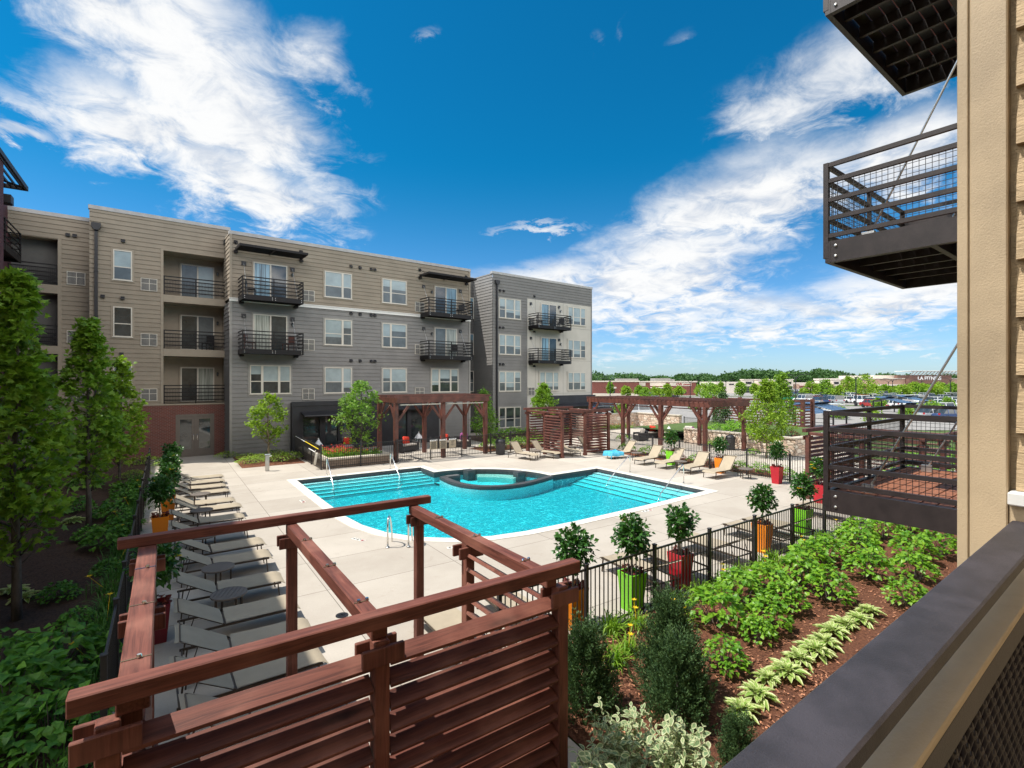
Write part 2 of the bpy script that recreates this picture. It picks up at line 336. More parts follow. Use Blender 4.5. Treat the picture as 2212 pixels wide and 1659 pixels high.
# leaf materials
M['maple'] = LEAF('maple_leaf', (.105, .215, .02), (.21, .35, .03), .5, .35)
M['maple_lit'] = LEAF('maple_leaf_lit', (.13, .24, .02), (.26, .38, .03), .5, .4)  # lighter copy of the maple leaf, sunlit brightness put into its colour
M['tree_mid'] = LEAF('tree_leaf', (.10, .22, .03), (.20, .34, .05), .5, .35)
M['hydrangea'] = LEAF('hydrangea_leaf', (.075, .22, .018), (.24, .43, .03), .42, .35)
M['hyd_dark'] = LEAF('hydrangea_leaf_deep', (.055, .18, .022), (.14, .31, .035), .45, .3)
M['hosta'] = LEAF('hosta_leaf', (.36, .48, .13), (.20, .36, .05), .45, .3)
M['hosta_edge'] = LEAF('hosta_cream_margin', (.60, .64, .33), (.50, .56, .22), .45, .3)
M['daylily'] = LEAF('daylily_blade', (.14, .30, .03), (.26, .42, .04), .45, .35)
M['grass_dark'] = LEAF('lilyturf_blade', (.045, .14, .02), (.10, .24, .035), .45, .3)
M['juniper'] = LEAF('juniper_needle', (.022, .062, .022), (.085, .15, .045), .65, .15)
M['varieg'] = LEAF('dogwood_leaf_green', (.14, .22, .10), (.26, .33, .16), .45, .25)
M['varieg_edge'] = LEAF('dogwood_cream_margin', (.45, .49, .27), (.54, .56, .34), .5, .3)
M['pot_leaf'] = LEAF('hibiscus_leaf', (.022, .075, .016), (.055, .15, .022), .28, .2)
M['groundcover'] = LEAF('groundcover_leaf', (.17, .30, .03), (.30, .42, .05), .5, .35)
M['flower_red'] = LEAF('red_petal', (.70, .02, .03), (.75, .12, .03), .5, .3)
M['flower_pink'] = LEAF('pink_petal', (.70, .02, .12), (.6, .05, .2), .5, .3)
M['flower_yellow'] = LEAF('yellow_petal', (.85, .62, .02), (.8, .5, .01), .5, .3)
M['coleus'] = LEAF('coleus_leaf', (.10, .012, .018), (.22, .05, .03), .5, .25)
M['far_wood'] = LEAF('far_wood_leaf', (.025, .07, .018), (.06, .13, .03), .7, .2)
# ------------------------------------------------------------------ setting materials
def ground_mat(name, c1, c2, scale, bump=.5, bscale=20, rough=.9, c3=None, s3=.5, bdist=.02):
    m, t = new_mat(name); v = coords(t)
    n = t.n('ShaderNodeTexNoise', i_Vector=v, i_Scale=scale, i_Detail=7.0, i_Roughness=.65)
    b = t.mix(t.ramp(n.outputs[0], .32, .68), (*c1, 1), (*c2, 1))
    if c3:
        n3 = t.n('ShaderNodeTexNoise', i_Vector=v, i_Scale=s3, i_Detail=4.0); b = t.mix(t.ramp(n3.outputs[0], .45, .75), b, (*c3, 1))
    p = t.n('ShaderNodeBsdfPrincipled', i_Base_Color=b, i_Roughness=rough); p.inputs['Specular IOR Level'].default_value = .3
    n2 = t.n('ShaderNodeTexNoise', i_Vector=v, i_Scale=bscale, i_Detail=6.0, i_Roughness=.7)
    t.put(p.inputs['Normal'], t.n('ShaderNodeBump', i_Strength=bump, i_Distance=bdist, i_Height=n2.outputs[0]).outputs[0])
    t.n('ShaderNodeOutputMaterial', i_0=p.outputs[0]); return m
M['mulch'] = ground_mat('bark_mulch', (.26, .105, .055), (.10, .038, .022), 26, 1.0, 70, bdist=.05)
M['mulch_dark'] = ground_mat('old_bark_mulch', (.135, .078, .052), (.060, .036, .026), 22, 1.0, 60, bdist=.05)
M['asphalt'] = ground_mat('worn_asphalt', (.20, .19, .18), (.26, .25, .235), .6, .2, 30)
M['lawn'] = ground_mat('lawn_turf', (.075, .12, .025), (.05, .09, .02), 1.5, .6, 12, c3=(.12, .13, .05), s3=.05)
M['chip'] = PM('mulch_chip', (.34, .15, .08), .9, var=.3, vscale=40, island=.45)
m, t = new_mat('deck_concrete'); v = coords(t)
n1 = t.n('ShaderNodeTexNoise', i_Vector=v, i_Scale=.45, i_Detail=8.0, i_Roughness=.62)
n2 = t.n('ShaderNodeTexNoise', i_Vector=v, i_Scale=38.0, i_Detail=3.0)
n4 = t.n('ShaderNodeTexNoise', i_Vector=v, i_Scale=2.1, i_Detail=6.0, i_Roughness=.7, i_Distortion=.5)
c = t.mix(t.ramp(n1.outputs[0], .34, .68), (.475, .43, .37, 1), (.41, .365, .31, 1)); c = t.mix(t.m('MULTIPLY', t.ramp(n2.outputs[0], .45, .7), .22), c, (.32, .28, .235, 1))
c = t.mix(t.m('MULTIPLY', t.ramp(n4.outputs[0], .56, .74), .45), c, (.32, .27, .215, 1))
br = t.n('ShaderNodeTexBrick', i_Color1=(.86, .85, .84, 1), i_Color2=(1.0, 1.0, 1.0, 1), i_Mortar=(.93, .93, .93, 1), i_Scale=1.0, offset=0.0, squash=1.0)
mp = t.n('ShaderNodeMapping', i_Vector=v); mp.inputs['Location'].default_value = (.2, .35, 0); t.put(br.inputs['Vector'], mp.outputs[0])
br.inputs['Brick Width'].default_value = 3.05; br.inputs['Row Height'].default_value = 1.9; br.inputs['Mortar Size'].default_value = .009; br.inputs['Mortar Smooth'].default_value = .2
c = t.mix(1.0, c, br.outputs['Color'], 'MULTIPLY'); c = t.mix(t.m('MULTIPLY', br.outputs['Fac'], .8), c, (.09, .075, .06, 1))
p = t.n('ShaderNodeBsdfPrincipled', i_Base_Color=c, i_Roughness=.85); p.inputs['Specular IOR Level'].default_value = .3
t.put(p.inputs['Normal'], t.n('ShaderNodeBump', i_Strength=.15, i_Distance=.004, i_Height=t.m('SUBTRACT', n2.outputs[0], br.outputs['Fac'])).outputs[0])
t.n('ShaderNodeOutputMaterial', i_0=p.outputs[0]); M['deck'] = m
M['coping'] = PM('white_coping', (.66, .62, .55), .75, var=.05, vscale=2, bump=.1, bscale=60)
# pool plaster: pale flecks painted in for caustic light and sparkle
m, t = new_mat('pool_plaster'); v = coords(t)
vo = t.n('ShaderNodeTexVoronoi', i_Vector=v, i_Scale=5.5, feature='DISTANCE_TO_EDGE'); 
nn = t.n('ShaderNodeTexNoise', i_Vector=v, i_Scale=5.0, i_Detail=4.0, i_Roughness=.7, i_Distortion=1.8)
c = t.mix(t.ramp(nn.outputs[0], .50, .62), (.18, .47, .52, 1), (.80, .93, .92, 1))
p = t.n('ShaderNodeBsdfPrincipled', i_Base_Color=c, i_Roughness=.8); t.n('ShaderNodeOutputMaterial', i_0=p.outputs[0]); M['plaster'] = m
M['plaster_pale'] = PM('pale_step_plaster', (.62, .82, .84), .8, var=.06, vscale=3)
def WATER(name, absorb, dens, wave=1.0):
    res = []
    for top in (True, False):
        m, t = new_mat(name+('' if top else '_body')); tr = t.n('ShaderNodeBsdfTransparent', i_Color=(.97, 1, 1, 1))
        sh = tr
        if top:
            v = coords(t); a = t.n('ShaderNodeTexNoise', i_Vector=v, i_Scale=5.0, i_Detail=3.0, i_Roughness=.55, i_Distortion=.8)
            b = t.n('ShaderNodeTexNoise', i_Vector=v, i_Scale=14.0, i_Detail=3.0, i_Roughness=.6, i_Distortion=.6)
            bp = t.n('ShaderNodeBump', i_Strength=wave, i_Distance=.055, i_Height=t.m('ADD', a.outputs[0], t.m('MULTIPLY', b.outputs[0], .45)))
            gl = t.n('ShaderNodeBsdfGlossy', i_Roughness=.02, i_Normal=bp.outputs[0]); fr = t.n('ShaderNodeFresnel', i_IOR=1.33, i_Normal=bp.outputs[0])
            sh = t.n('ShaderNodeMixShader', i_0=fr.outputs[0], i_1=tr.outputs[0], i_2=gl.outputs[0])
        va = t.n('ShaderNodeVolumeAbsorption', i_Color=(*absorb, 1), i_Density=dens)
        t.n('ShaderNodeOutputMaterial', i_Surface=sh.outputs[0], i_Volume=va.outputs[0]); res.append(m)
    return res
M['water'] = WATER('pool_water', (.05, .925, .955), 1.35, 1.1); M['spa_water'] = WATER('spa_water', (.25, .88, .95), .5, .8)

# ------------------------------------------------------------------ ground, deck, beds
FV = Vector((math.cos(R(YAW)), math.sin(R(YAW)), 0)); RV = Vector((math.sin(R(YAW)), -math.cos(R(YAW)), 0))
def FR(d, r, z=0): p = FV*d+RV*r; return Vector((p.x, p.y, z))
b = MB(); b.face([FR(46, 4, -.04), FR(60, 4, -.04), FR(150, 14, -.04), FR(245, 20, -.04), FR(245, 330, -.04), FR(60, 120, -.04), FR(46, 60, -.04)]); struct(b.build('parking_lot', M['asphalt']))
POOL = [(4.87, 24.0), (4.87, 20.2), (4.88, 16.8), (5.02, 15.4), (5.35, 14.25), (5.95, 13.28), (6.8, 12.58), (7.7, 12.2), (8.8, 12.02), (10.8, 11.98), (14.1, 12.08), (18.05, 12.3), (18.1, 18.6)]
SC, SR = (11.2, 18.6), 3.75
ARC = [(SC[0]+SR*math.cos(R(a)), SC[1]+SR*math.sin(R(a))) for a in range(-2, 97, 7)]
POOL += ARC + [(10.85, 24.0)]
def offset(poly, d):
    n = len(poly); o = []
    for i in range(n):
        a, p, c = Vector(poly[i-1]), Vector(poly[i]), Vector(poly[(i+1) % n])
        e1, e2 = (p-a).normalized(), (c-p).normalized(); n1, n2 = Vector((e1.y, -e1.x)), Vector((e2.y, -e2.x))
        nn = (n1+n2); nn = nn/max(.35, nn.length_squared)*2
        o.append((p.x+nn.x*d, p.y+nn.y*d))
    return o
import bmesh
def holed(name, outer, hole, z, mat):
    bm = bmesh.new(); es = []
    for lp in (outer, hole):
        vs = [bm.verts.new((x, y, z)) for x, y in lp]
        es += [bm.edges.new((vs[i], vs[(i+1) % len(vs)])) for i in range(len(vs))]
    bmesh.ops.triangle_fill(bm, edges=es, use_beauty=True); bmesh.ops.recalc_face_normals(bm, faces=bm.faces)
    for f in bm.faces:
        if f.normal.z < 0: f.normal_flip()
    me = bpy.data.meshes.new(name); bm.to_mesh(me); bm.free(); me.materials.append(mat)
    o = bpy.data.objects.new(name, me); COL.objects.link(o); return struct(o)
holed('ground', [(-900, -900), (900, -900), (900, 900), (-900, 900)], offset(POOL, .3), -.08, M['lawn'])
holed('pool_deck', [(-.65, 3.35), (4.15, 3.35), (4.15, 6.5), (36, 6.5), (36, 37.5), (-.65, 37.5)], offset(POOL, .02), 0, M['deck'])
cop = offset(POOL, .36); n = len(POOL); b = MB()
for i in range(n):
    j = (i+1) % n; p, q, r_, s_ = POOL[i], POOL[j], cop[j], cop[i]
    b.face([(*p, .014), (*s_, .014), (*r_, .014), (*q, .014)]); b.face([(*s_, .014), (*s_, -.01), (*r_, -.01), (*r_, .014)]); b.face([(*q, .014), (*q, -.03), (*p, -.03), (*p, .014)])
struct(b.build('pool_coping', M['coping']))
b = MB()
for i in range(n): p, q = POOL[i], POOL[(i+1) % n]; b.face([(*p, -.03), (*q, -.03), (*q, -.64), (*p, -.64)])
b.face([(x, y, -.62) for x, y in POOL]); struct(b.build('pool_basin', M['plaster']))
ins = offset(POOL, -.008); b = MB()
for i in range(n): p, q = ins[i], ins[(i+1) % n]; b.face([(*p, .002), (*q, .002), (*q, -.27), (*p, -.27)]); b.face([(*p, .002), (*POOL[i], .002), (*POOL[(i+1) % n], .002), (*q, .002)])
struct(b.build('waterline_tile', M['tile_dark']))
b = MB(); wp = offset(POOL, .012)
b.m(0).face([(x, y, -.11) for x, y in wp]); b.m(1).face([(x, y, -.68) for x, y in reversed(wp)])
for i in range(n): p, q = wp[i], wp[(i+1) % n]; b.face([(*p, -.68), (*p, -.11), (*q, -.11), (*q, -.68)][::-1])
struct(b.build('pool_water', M['water']))
b = MB()                                                # entry steps, far and right
for k in range(5):
    b.m(0).box(4.9, 10.82, 24-.36*(k+1), 24-.36*k-.03*(k == 0), -.63, -.18-.085*k); b.m(1).box(4.9, 10.82, 24-.36*(k+1)-.004, 24-.36*(k+1)+.03, -.18-.085*k-.02, -.18-.085*k+.004)
for k in range(5):
    b.m(0).box(18.08-.38*(k+1), 18.08-.38*k-.03*(k == 0), 12.34, 18.5, -.63, -.175-.085*k); b.m(1).box(18.08-.38*(k+1)-.004, 18.08-.38*(k+1)+.03, 12.34, 18.5, -.175-.085*k-.02, -.175-.085*k+.004)
struct(b.build('pool_steps', [M['plaster_pale'], M['tile_dark']]))
RIM = [(10.75, 21.3), (10.62, 20.2), (10.68, 19.35), (10.92, 18.7), (11.32, 18.25), (11.9, 17.95), (12.6, 17.86), (13.4, 17.98), (14.2, 18.22), (14.98, 18.5)]
def ribbon(b, path, wd, z0, z1):
    L, Rr = [], []
    for i, p in enumerate(path):
        d = (Vector(path[min(i+1, len(path)-1)])-Vector(path[max(i-1, 0)])).normalized(); nn = Vector((-d.y, d.x))*wd/2
        L.append((p[0]+nn.x, p[1]+nn.y)); Rr.append((p[0]-nn.x, p[1]-nn.y))
    for i in range(len(path)-1):
        for A, B, za, zb in ((L, Rr, z1, z1),):
            b.face([(*Rr[i], z1), (*Rr[i+1], z1), (*L[i+1], z1), (*L[i], z1)])
        b.face([(*Rr[i], z0), (*Rr[i+1], z0), (*Rr[i+1], z1), (*Rr[i], z1)]); b.face([(*L[i+1], z0), (*L[i], z0), (*L[i], z1), (*L[i+1], z1)])
    b.face([(*L[0], z0), (*Rr[0], z0), (*Rr[0], z1), (*L[0], z1)])
def smooth_path(p, k=4):
    o = []
    for i in range(len(p)-1):
        a, c, d, e = [Vector(p[max(0, min(len(p)-1, i+q))]) for q in (-1, 0, 1, 2)]
        for s in range(k):
            u = s/k; o.append(tuple(.5*((2*c)+(d-a)*u+(2*a-5*c+4*d-e)*u*u+(3*c-a-3*d+e)*u**3)))
    return o+[tuple(p[-1])]
b = MB(); RS = smooth_path(RIM); ribbon(b, RS, .29, -.63, -.171); struct(b.build('spa_wall_base', M['plaster_pale'])); b = MB(); ribbon(b, RS, .30, -.17, -.02)
b.box(10.86, 11.52, 20.98, 21.30, -.47, .001); b.box(12.3, 12.72, 21.62, 22.12, -.47, .03); b.box(14.05, 14.5, 19.85, 20.25, -.47, .03)
struct(b.build('spa_wall', M['tile_dark']))
b = MB(); fl = [(x+.1, y+.1) for x, y in RS]+ARC[1:]
b.face([(x, y, -.48) for x, y in fl]); struct(b.build('spa_floor', M['plaster_pale']))
b = MB(); bench = [(SC[0]+rr*math.cos(R(a)), SC[1]+rr*math.sin(R(a))) for rr, rng in ((3.7, range(26, 68, 6)), (2.9, range(62, 20, -6))) for a in rng]
b.prism(bench, -.475, -.24); struct(b.build('spa_bench', M['coping']))

def bed(name, x0, x1, y0, y1, mat, z=.035, step=.25, amp=.05, seed=1, poly=None):
    rnd = random.Random(seed); nx, ny = max(2, int((x1-x0)/step)), max(2, int((y1-y0)/step)); vs = []; fs = []
    ph = [rnd.uniform(0, 6) for _ in range(6)]
    for j in range(ny+1):
        for i in range(nx+1):
            x, y = x0+(x1-x0)*i/nx, y0+(y1-y0)*j/ny; e = 0 if i in (0, nx) or j in (0, ny) else 1
            h = (math.sin(x*1.7+ph[0])*math.sin(y*1.3+ph[1])+math.sin(x*4.1+ph[2]+y*2.2)*.5)*amp*.5+rnd.uniform(0, amp*.5)
            vs.append((x, y, z+(h+amp*.5)*e-(.03 if not e else 0)))
    b = MB(); b.raw(vs, [(j*(nx+1)+i, j*(nx+1)+i+1, (j+1)*(nx+1)+i+1, (j+1)*(nx+1)+i) for j in range(ny) for i in range(nx)])
    return struct(b.build(name, mat, smooth=True))
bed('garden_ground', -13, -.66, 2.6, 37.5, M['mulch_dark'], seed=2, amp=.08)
bed('garden_ground', -13, 4.14, .35, 3.33, M['mulch'], seed=3)
bed('garden_ground', 4.17, 30, .5, 6.48, M['mulch'], seed=4, step=.2)
bed('planting_bed', 3.25, 6.32, 28.9, 33.6, M['mulch'], seed=5)
bed('planting_bed', 22.95, 24.6, 12.2, 22.6, M['mulch'], seed=6)
bed('planting_bed', 19.0, 30.5, 29.5, 35.2, M['mulch_dark'], seed=7)
bed('planting_bed', 16.6, 22.0, 26.8, 29.0, M['mulch'], seed=8)
rnd = random.Random(11); b = MB()                      # loose chips on the near bed
for k in range(9000):
    x, y = rnd.uniform(4.2, 15), rnd.uniform(2.2, 6.4)
    if x > 9 and rnd.random() < .5: continue
    l, w_ = rnd.uniform(.02, .065), rnd.uniform(.006, .016); a = rnd.uniform(0, 6.28); d = Vector((math.cos(a), math.sin(a), rnd.uniform(-.25, .25))); s = Vector((-d.y, d.x, rnd.uniform(-.3, .3)))*w_; p = Vector((x, y, rnd.uniform(.07, .10)))
    b.face([p-d*l/2-s, p+d*l/2-s*.6, p+d*l/2+s*.6, p-d*l/2+s])
o = b.build('mulch_chips', M['chip']); tag(o, 'loose reddish bark chips scattered over the near planting bed', 'mulch', kind='stuff')
b = MB(); b.lathe([(.115, .004), (.115, .012), (.0, .012)], (2.77, 9.69, 0), 20)
for k in range(6): b.box(-.06, .06, -.008, .008, .013, .016, Matrix.Translation((2.77, 9.69, 0)) @ Matrix.Rotation(k*math.pi/6, 4, 'Z'))
tag(b.build('deck_drain', M['black_metal']), 'small round dark floor drain in the pale concrete deck', 'drain')

# ------------------------------------------------------------------ depth markers set in the deck
def marker(loc, rz, label):
    t_ = thing('depth_marker', label, 'depth marker', loc, rz, 'depth markers round the pool')
    b = MB()
    for k in range(3): b.box(-.24+.16*k, -.09+.16*k, -.075, .075, .003, .008)
    b.build('marker_tile', M['tile_white'], t_)
    for k, s in enumerate(("4'", '6"')):
        o = mesh_obj('marker_numeral', text_mesh(s, .13, .001, True), M['ink'], t_); o.location = (-.165+.16*k, 0, .011)
    b = MB(); ring = [(.155+.048*math.cos(2*math.pi*k/20), .048*math.sin(2*math.pi*k/20), .012) for k in range(21)]
    b.tube(ring, .005, 4); b.bar((.12, .034, .012), (.19, -.034, .012), .008, .006); b.bar((.13, -.02, .011), (.175, .0, .011), .012, .004); b.bar((.14, -.006, .0105), (.15, .022, .0105), .01, .004)
    b.build('no_diving_symbol', M['red_letter'], t_)
marker((6.42, 11.93, .0), R(-17), 'white depth marker tile lettered 4 6 right of the pool ladder')
marker((4.48, 14.05, .0), R(-66), 'white depth marker tile lettered 4 6 left of the pool ladder')
marker((4.2, 19.71, .0), R(-90), 'white depth marker tile beside the straight left pool edge')
marker((13.6, 11.55, .0), R(0), 'white depth marker tile in the deck outside the long near pool edge')

# ------------------------------------------------------------------ near building (camera's own): own frame turned 2.5 degrees
NB = thing('apartment_building', 'tan sided near building with corner board and hanging bronze balconies', 'building', (0, 0, 0), R(2.52))
def lap(b, axis, fixed, a0, a1, z0, z1, pitch, lip, sgn):
    # one saw-tooth board course after another; axis 'x' runs along x on the plane y=fixed, outward normal sgn
    z = z0
    while z < z1-.001:
        zt = min(z+pitch, z1); k = (zt-z)/pitch
        o0, o1 = fixed+sgn*lip, fixed+sgn*lip*(1-k)
        if axis == 'x':
            q = [(a0, o0, z), (a1, o0, z), (a1, o1, zt), (a0, o1, zt)]; u = [(a0, fixed, z), (a1, fixed, z), (a1, o0, z), (a0, o0, z)]
        else:
            q = [(o0, a0, z), (o0, a1, z), (o1, a1, zt), (o1, a0, zt)]; u = [(fixed, a0, z), (fixed, a1, z), (o0, a1, z), (o0, a0, z)]
        if (sgn > 0) == (axis == 'x'): q = q[::-1]; u = u[::-1]
        b.face(q); b.face(u); z = zt
PX = 2.30
b = MB(); lap(b, 'y', PX+.045, -1.6, .318, 4.09, 13.4, .19, .026, -1); b.build('siding', M['near_siding'], NB)
b = MB(); b.box(PX+.05, 26, -8, .44, 0, 13.4); b.build('wall', M['near_siding'], NB)
b = MB(); b.bevbox(PX, PX+.09, .335, .430, 0, 13.4, .004); b.bevbox(PX-.002, PX+.09, .4325, .462, 0, 13.4, .003); b.build('corner_board', M['near_trim'], NB)
b = MB(); b.bevbox(PX-.02, PX+.045, -1.6, .333, 4.045, 4.088, .004); b.build('ledge', M['white_trim'], NB)
b = MB(); b.box(PX+.012, PX+.045, -1.6, .333, 2.9, 4.045); b.build('smooth_panel', M['near_trim'], NB)
b = MB(); b.box(-14, PX, -8, -1.6, 0, 13.4); b.build('wall', M['near_siding'], NB)
b = MB(); b.box(-3.5, PX-.01, -1.59, .30, 2.75, 2.93); b.build('porch_floor', M['soffit'], NB)
def near_balcony(zb, own):
    X0, X1, Y0, Y1 = 7.05, 10.05, .46, 2.7
    root = MB(); P_ = M['bronze_near']
    for y in (Y1-.03,): root.box(X0, X1, y-.03, y+.03, zb, zb+.27)
    for x in (X0+.035, X1-.035): root.box(x-.035, x+.035, Y0, Y1-.062, zb, zb+.27)
    root.box(X0+.075, X1-.075, Y0+.3, Y0+.36, zb+.02, zb+.22); root.box(X0+.075, X1-.075, 1.62, 1.68, zb+.02, zb+.22)
    for k in range(5): x = X0+.45+.52*k; root.box(x-.025, x+.025, Y0+.37, 1.61, zb+.08, zb+.22); root.box(x-.025, x+.025, 1.69, Y1-.064, zb+.08, zb+.22)
    f = root.build('balcony', P_, NB)
    d = MB(); nb = 15; w_ = (Y1-.07-Y0)/nb
    for k in range(nb): d.m(0).box(X0+.075, X1-.075, Y0+k*w_+.007, Y0+(k+1)*w_-.007, zb+.236, zb+.262); d.m(1).box(X0+.075, X1-.075, Y0+k*w_+.007, Y0+(k+1)*w_-.007, zb+.222, zb+.2355)
    d.build('deck_boards', [M['composite_deck'], M['plastic_black']], f)
    r_ = MB(); zt = zb+.27+1.0
    for x in (X0+.025, X1-.025):
        r_.box(x-.028, x+.028, Y1-.035, Y1+.022, zb+.06, zt)
        r_.box(x-.02, x+.02, Y0, Y0+.04, zb+.27, zt-.06)
        for k, z in enumerate((zt-.03, zt-.235, zt-.475, zt-.71, zt-.93)): r_.box(x-.022, x+.022, Y0, Y1-.036, z-.025, z+.027)
    r_.box((X0+X1)/2-.025, (X0+X1)/2+.025, Y1-.03, Y1+.016, zb+.275, zt-.05)
    for z in (zt-.03, zt-.235, zt-.475, zt-.71, zt-.93): r_.box(X0+.054, X1-.054, Y1-.031, Y1+.012, z-.0255, z+.0255)
    r_.build('railing', P_, f)
    wm = MB(); q = .0026
    for x in (X0+.026, X1-.026):
        y = Y0+.06
        while y < Y1-.06: wm.box(x-q, x+q, y-q, y+q, zt-.93, zt-.235); y += .0585
        z = zt-.93
        while z < zt-.22: wm.box(x-q+.0053, x+q+.0053, Y0+.03, Y1-.04, z-q, z+q); z += .0585
    x = X0+.09
    while x < X1-.06: wm.box(x-q, x+q, Y1-.02-q, Y1-.02+q, zt-.93, zt-.235); x += .0585
    z = zt-.93
    while z < zt-.22: wm.box(X0+.05, X1-.05, Y1-.0253-q, Y1-.0253+q, z-q, z+q); z += .0585
    wm.build('wire_mesh', M['black_metal'], f)
    for x in (7.33, 9.75):
        t_ = MB(); t_.tube([(x, 2.3, zb+.33), (x, 1.0, zb+3.03)], .013, 8); t_.box(x-.03, x+.03, 2.25, 2.38, zb+.262, zb+.36); t_.build('tie_rod', M['galv'], f)
    bo = MB()
    for y in (Y1-.12, Y0+.12, Y0+.62):
        for z in (zb+.07, zb+.2): bo.lathe([(.018, 0), (.018, .012), (.009, .016)], n=8, M=Matrix.Translation((X0-.001, y, z)) @ Matrix.Rotation(-math.pi/2, 4, 'Y'))
    bo.build('bolt', M['galv'], f)
for zb in (2.80, 5.95, 9.10): near_balcony(zb, False)
# the railing right in front of the camera
b = MB(); b.bevbox(-3.0, PX-.025, .235, .322, 3.968, 4.0, .004); cap = b.build('porch_railing', M['rail_cap'], NB)
b = MB(); b.bevbox(-3.0, PX-.025, .2365, .352, 3.852, 3.868, .003); b.build('ledge_board', M['apron'], cap)
b = MB(); b.bevbox(-3.0, PX-.025, .238, .270, 3.79, 3.851, .003); b.build('lower_rail', M['bronze_near'], cap)
b = MB(); x = .3
while x < PX-.05:
    pts = [(x+.003*math.sin(k*math.pi), .253+.0035*(-1)**(k+int(x/.03)), 3.789-.03*k*.98) for k in range(17)]
    b.tube(pts, .0054, 6); x += .03
for k in range(16):
    z = 3.779-.03*.98*k; pts = [(.3+.03*i, .253-.004*(-1)**(k+i), z) for i in range(int((PX-.37)/.03))]
    b.tube(pts, .0046, 5)
b.build('wire_mesh', M['bronze_near'], cap, smooth=True)

# ------------------------------------------------------------------ wooden cabanas (louvred)
def cabana(label, loc, rz, segs, near=False, width=3.8, depth=3.55, H=2.65):
    """posts on the plan corners and midpoints; local x along the width, y along the depth"""
    t_ = thing('cabana', label, 'cabana', loc, rz, 'louvred timber cabanas')
    mats = M['wood'] if near else M['wood_far']; mx = M['wood_x'] if near else mats; my = M['wood_y'] if near else mats
    W_, Dp = width, depth; xm = W_*.477; ym = Dp*.5; pt = .124 if near else .15; k_ = .84 if near else 1.0
    spots = [(.08, .1), (xm, .1), (W_-.08, .1), (.2, ym), (W_-.18, ym), (.2, Dp-.1), (xm, Dp-.1), (W_-.1, Dp-.1)]
    for x, y in spots:
        b = MB(); b.bevbox(x-pt/2, x+pt/2, y-pt/2, y+pt/2, 0, H-.245, .008)
        for s in (-1, 1): b.bevbox(x-.17, x+.17, y+s*(pt/2+.021)-.019, y+s*(pt/2+.021)+.019, H-.41, H-.27, .006)
        b.bevbox(x-.10, x+.10, y-.10, y+.10, 0.0, .16, .012)
        b.build('post', mats, t_)
    for y, x0, x1 in ((.04, -.10, W_+.09), (Dp-.06, -.08, W_+.10)):
        b = MB(); b.bevbox(x0, x1, y-.075*k_, y+.075*k_, H-.135*k_, H, .008); b.build('beam', mx, t_)
    for x in (.2, xm, W_-.18):
        b = MB(); jw = (.066 if x > .5 else .088) if near else .105; b.bevbox(x-jw, x+jw, .1, Dp-.05, H-.245, H-.137*k_, .008); b.build('joist', my, t_)
        for k in range(3):
            b = MB(); y = .55+k*(Dp-1.3)/2.2; b.tube([(x-jw, y, H-.137*k_+.004), (x+jw, y, H-.137*k_+.004)], .0045, 5)
            for dx in ((-.03, .06) if x > .5 else (.02,)): b.lathe([(.014, 0), (.018, .012), (.014, .026)], (x+dx*.8, y, H-.137*k_+.001), 8)
            b.build('shade_wire', M['steel'], t_)
    for (a, c, side, tilt) in segs:
        A, B = Vector((*a, 0)), Vector((*c, 0)); d = (B-A).normalized(); outn = Vector((d.y, -d.x, 0))*side
        b = MB(); z = H-.40; k = 0
        while z > .18:
            ct, st = math.cos(R(tilt)), math.sin(R(tilt)); up = Vector((outn.x*ct, outn.y*ct, st))
            wob = random.uniform(-.004, .004)
            p, q = A+d*.07+Vector((0, 0, z+wob)), B-d*.07+Vector((0, 0, z-wob))
            b.bar(p, q, .15, .04, up=up, bev=.004) if near else b.bar(p, q, .14, .036, up=up)
            z -= .180 if near else .165
        b.build('louver_panel', mx if near else mats, t_)
    return t_
X0, Y0 = -.36, 3.78
cabana('reddish brown cabana in front with louvred walls and open timber top', (X0, Y0, 0), 0,
       [((.08, .1), (1.765, .1), 1, 61), ((1.765, .1), (3.62, .1), 1, 61), ((3.52, .1), (3.52, 1.77), 1, 61), ((.2, 1.77), (.2, .1), 1, 61)], True, width=3.7)
# ------------------------------------------------------------------ building across the pool: own frame turned 3.22 degrees
AB = thing('apartment_building', 'four storey tan and gray apartment building across the pool with balconies', 'building', (0, 0, 0), R(3.22))
YM, YL, YF, YR, YC = 33.1, 35.0, 35.9, 34.6, 37.5
def rects(a0, a1, z0, z1, holes):
    """split a wall into strips round its openings"""
    xs = sorted({a0, a1, *[h[0] for h in holes], *[h[1] for h in holes]}); res = []
    for i in range(len(xs)-1):
        x0, x1 = xs[i], xs[i+1]; hs = sorted([(h[2], h[3]) for h in holes if h[0] <= x0+1e-6 and h[1] >= x1-1e-6]); z = z0
        for h0, h1 in hs:
            if h0 > z+1e-6: res.append((x0, x1, z, h0))
            z = h1
        if z < z1-1e-6: res.append((x0, x1, z, z1))
    return res
LP = .25
def lapwall(y, a0, a1, z0, z1, mat, holes=(), name='wall'):
    b = MB()
    for x0, x1, za, zb in rects(a0, a1, z0, z1, list(holes)):
        k0 = math.floor(za/LP+1e-6)*LP; z = k0
        while z < zb-1e-4:
            q0, q1 = max(z, za), min(z+LP, zb)
            f0, f1 = .032*(1-(q0-z)/LP), .032*(1-(q1-z)/LP)
            b.face([(x0, y-f0, q0), (x1, y-f0, q0), (x1, y-f1, q1), (x0, y-f1, q1)])
            if q0 == z or za == q0: b.face([(x0, y, q0), (x1, y, q0), (x1, y-f0, q0), (x0, y-f0, q0)])
            z += LP
    return b.build(name, mat, AB)
def lapside(x, y0, y1, z0, z1, mat, sgn=-1):
    b = MB(); lap(b, 'y', x, y0, y1, z0, z1, LP, .03, sgn); return b.build('wall', mat, AB)
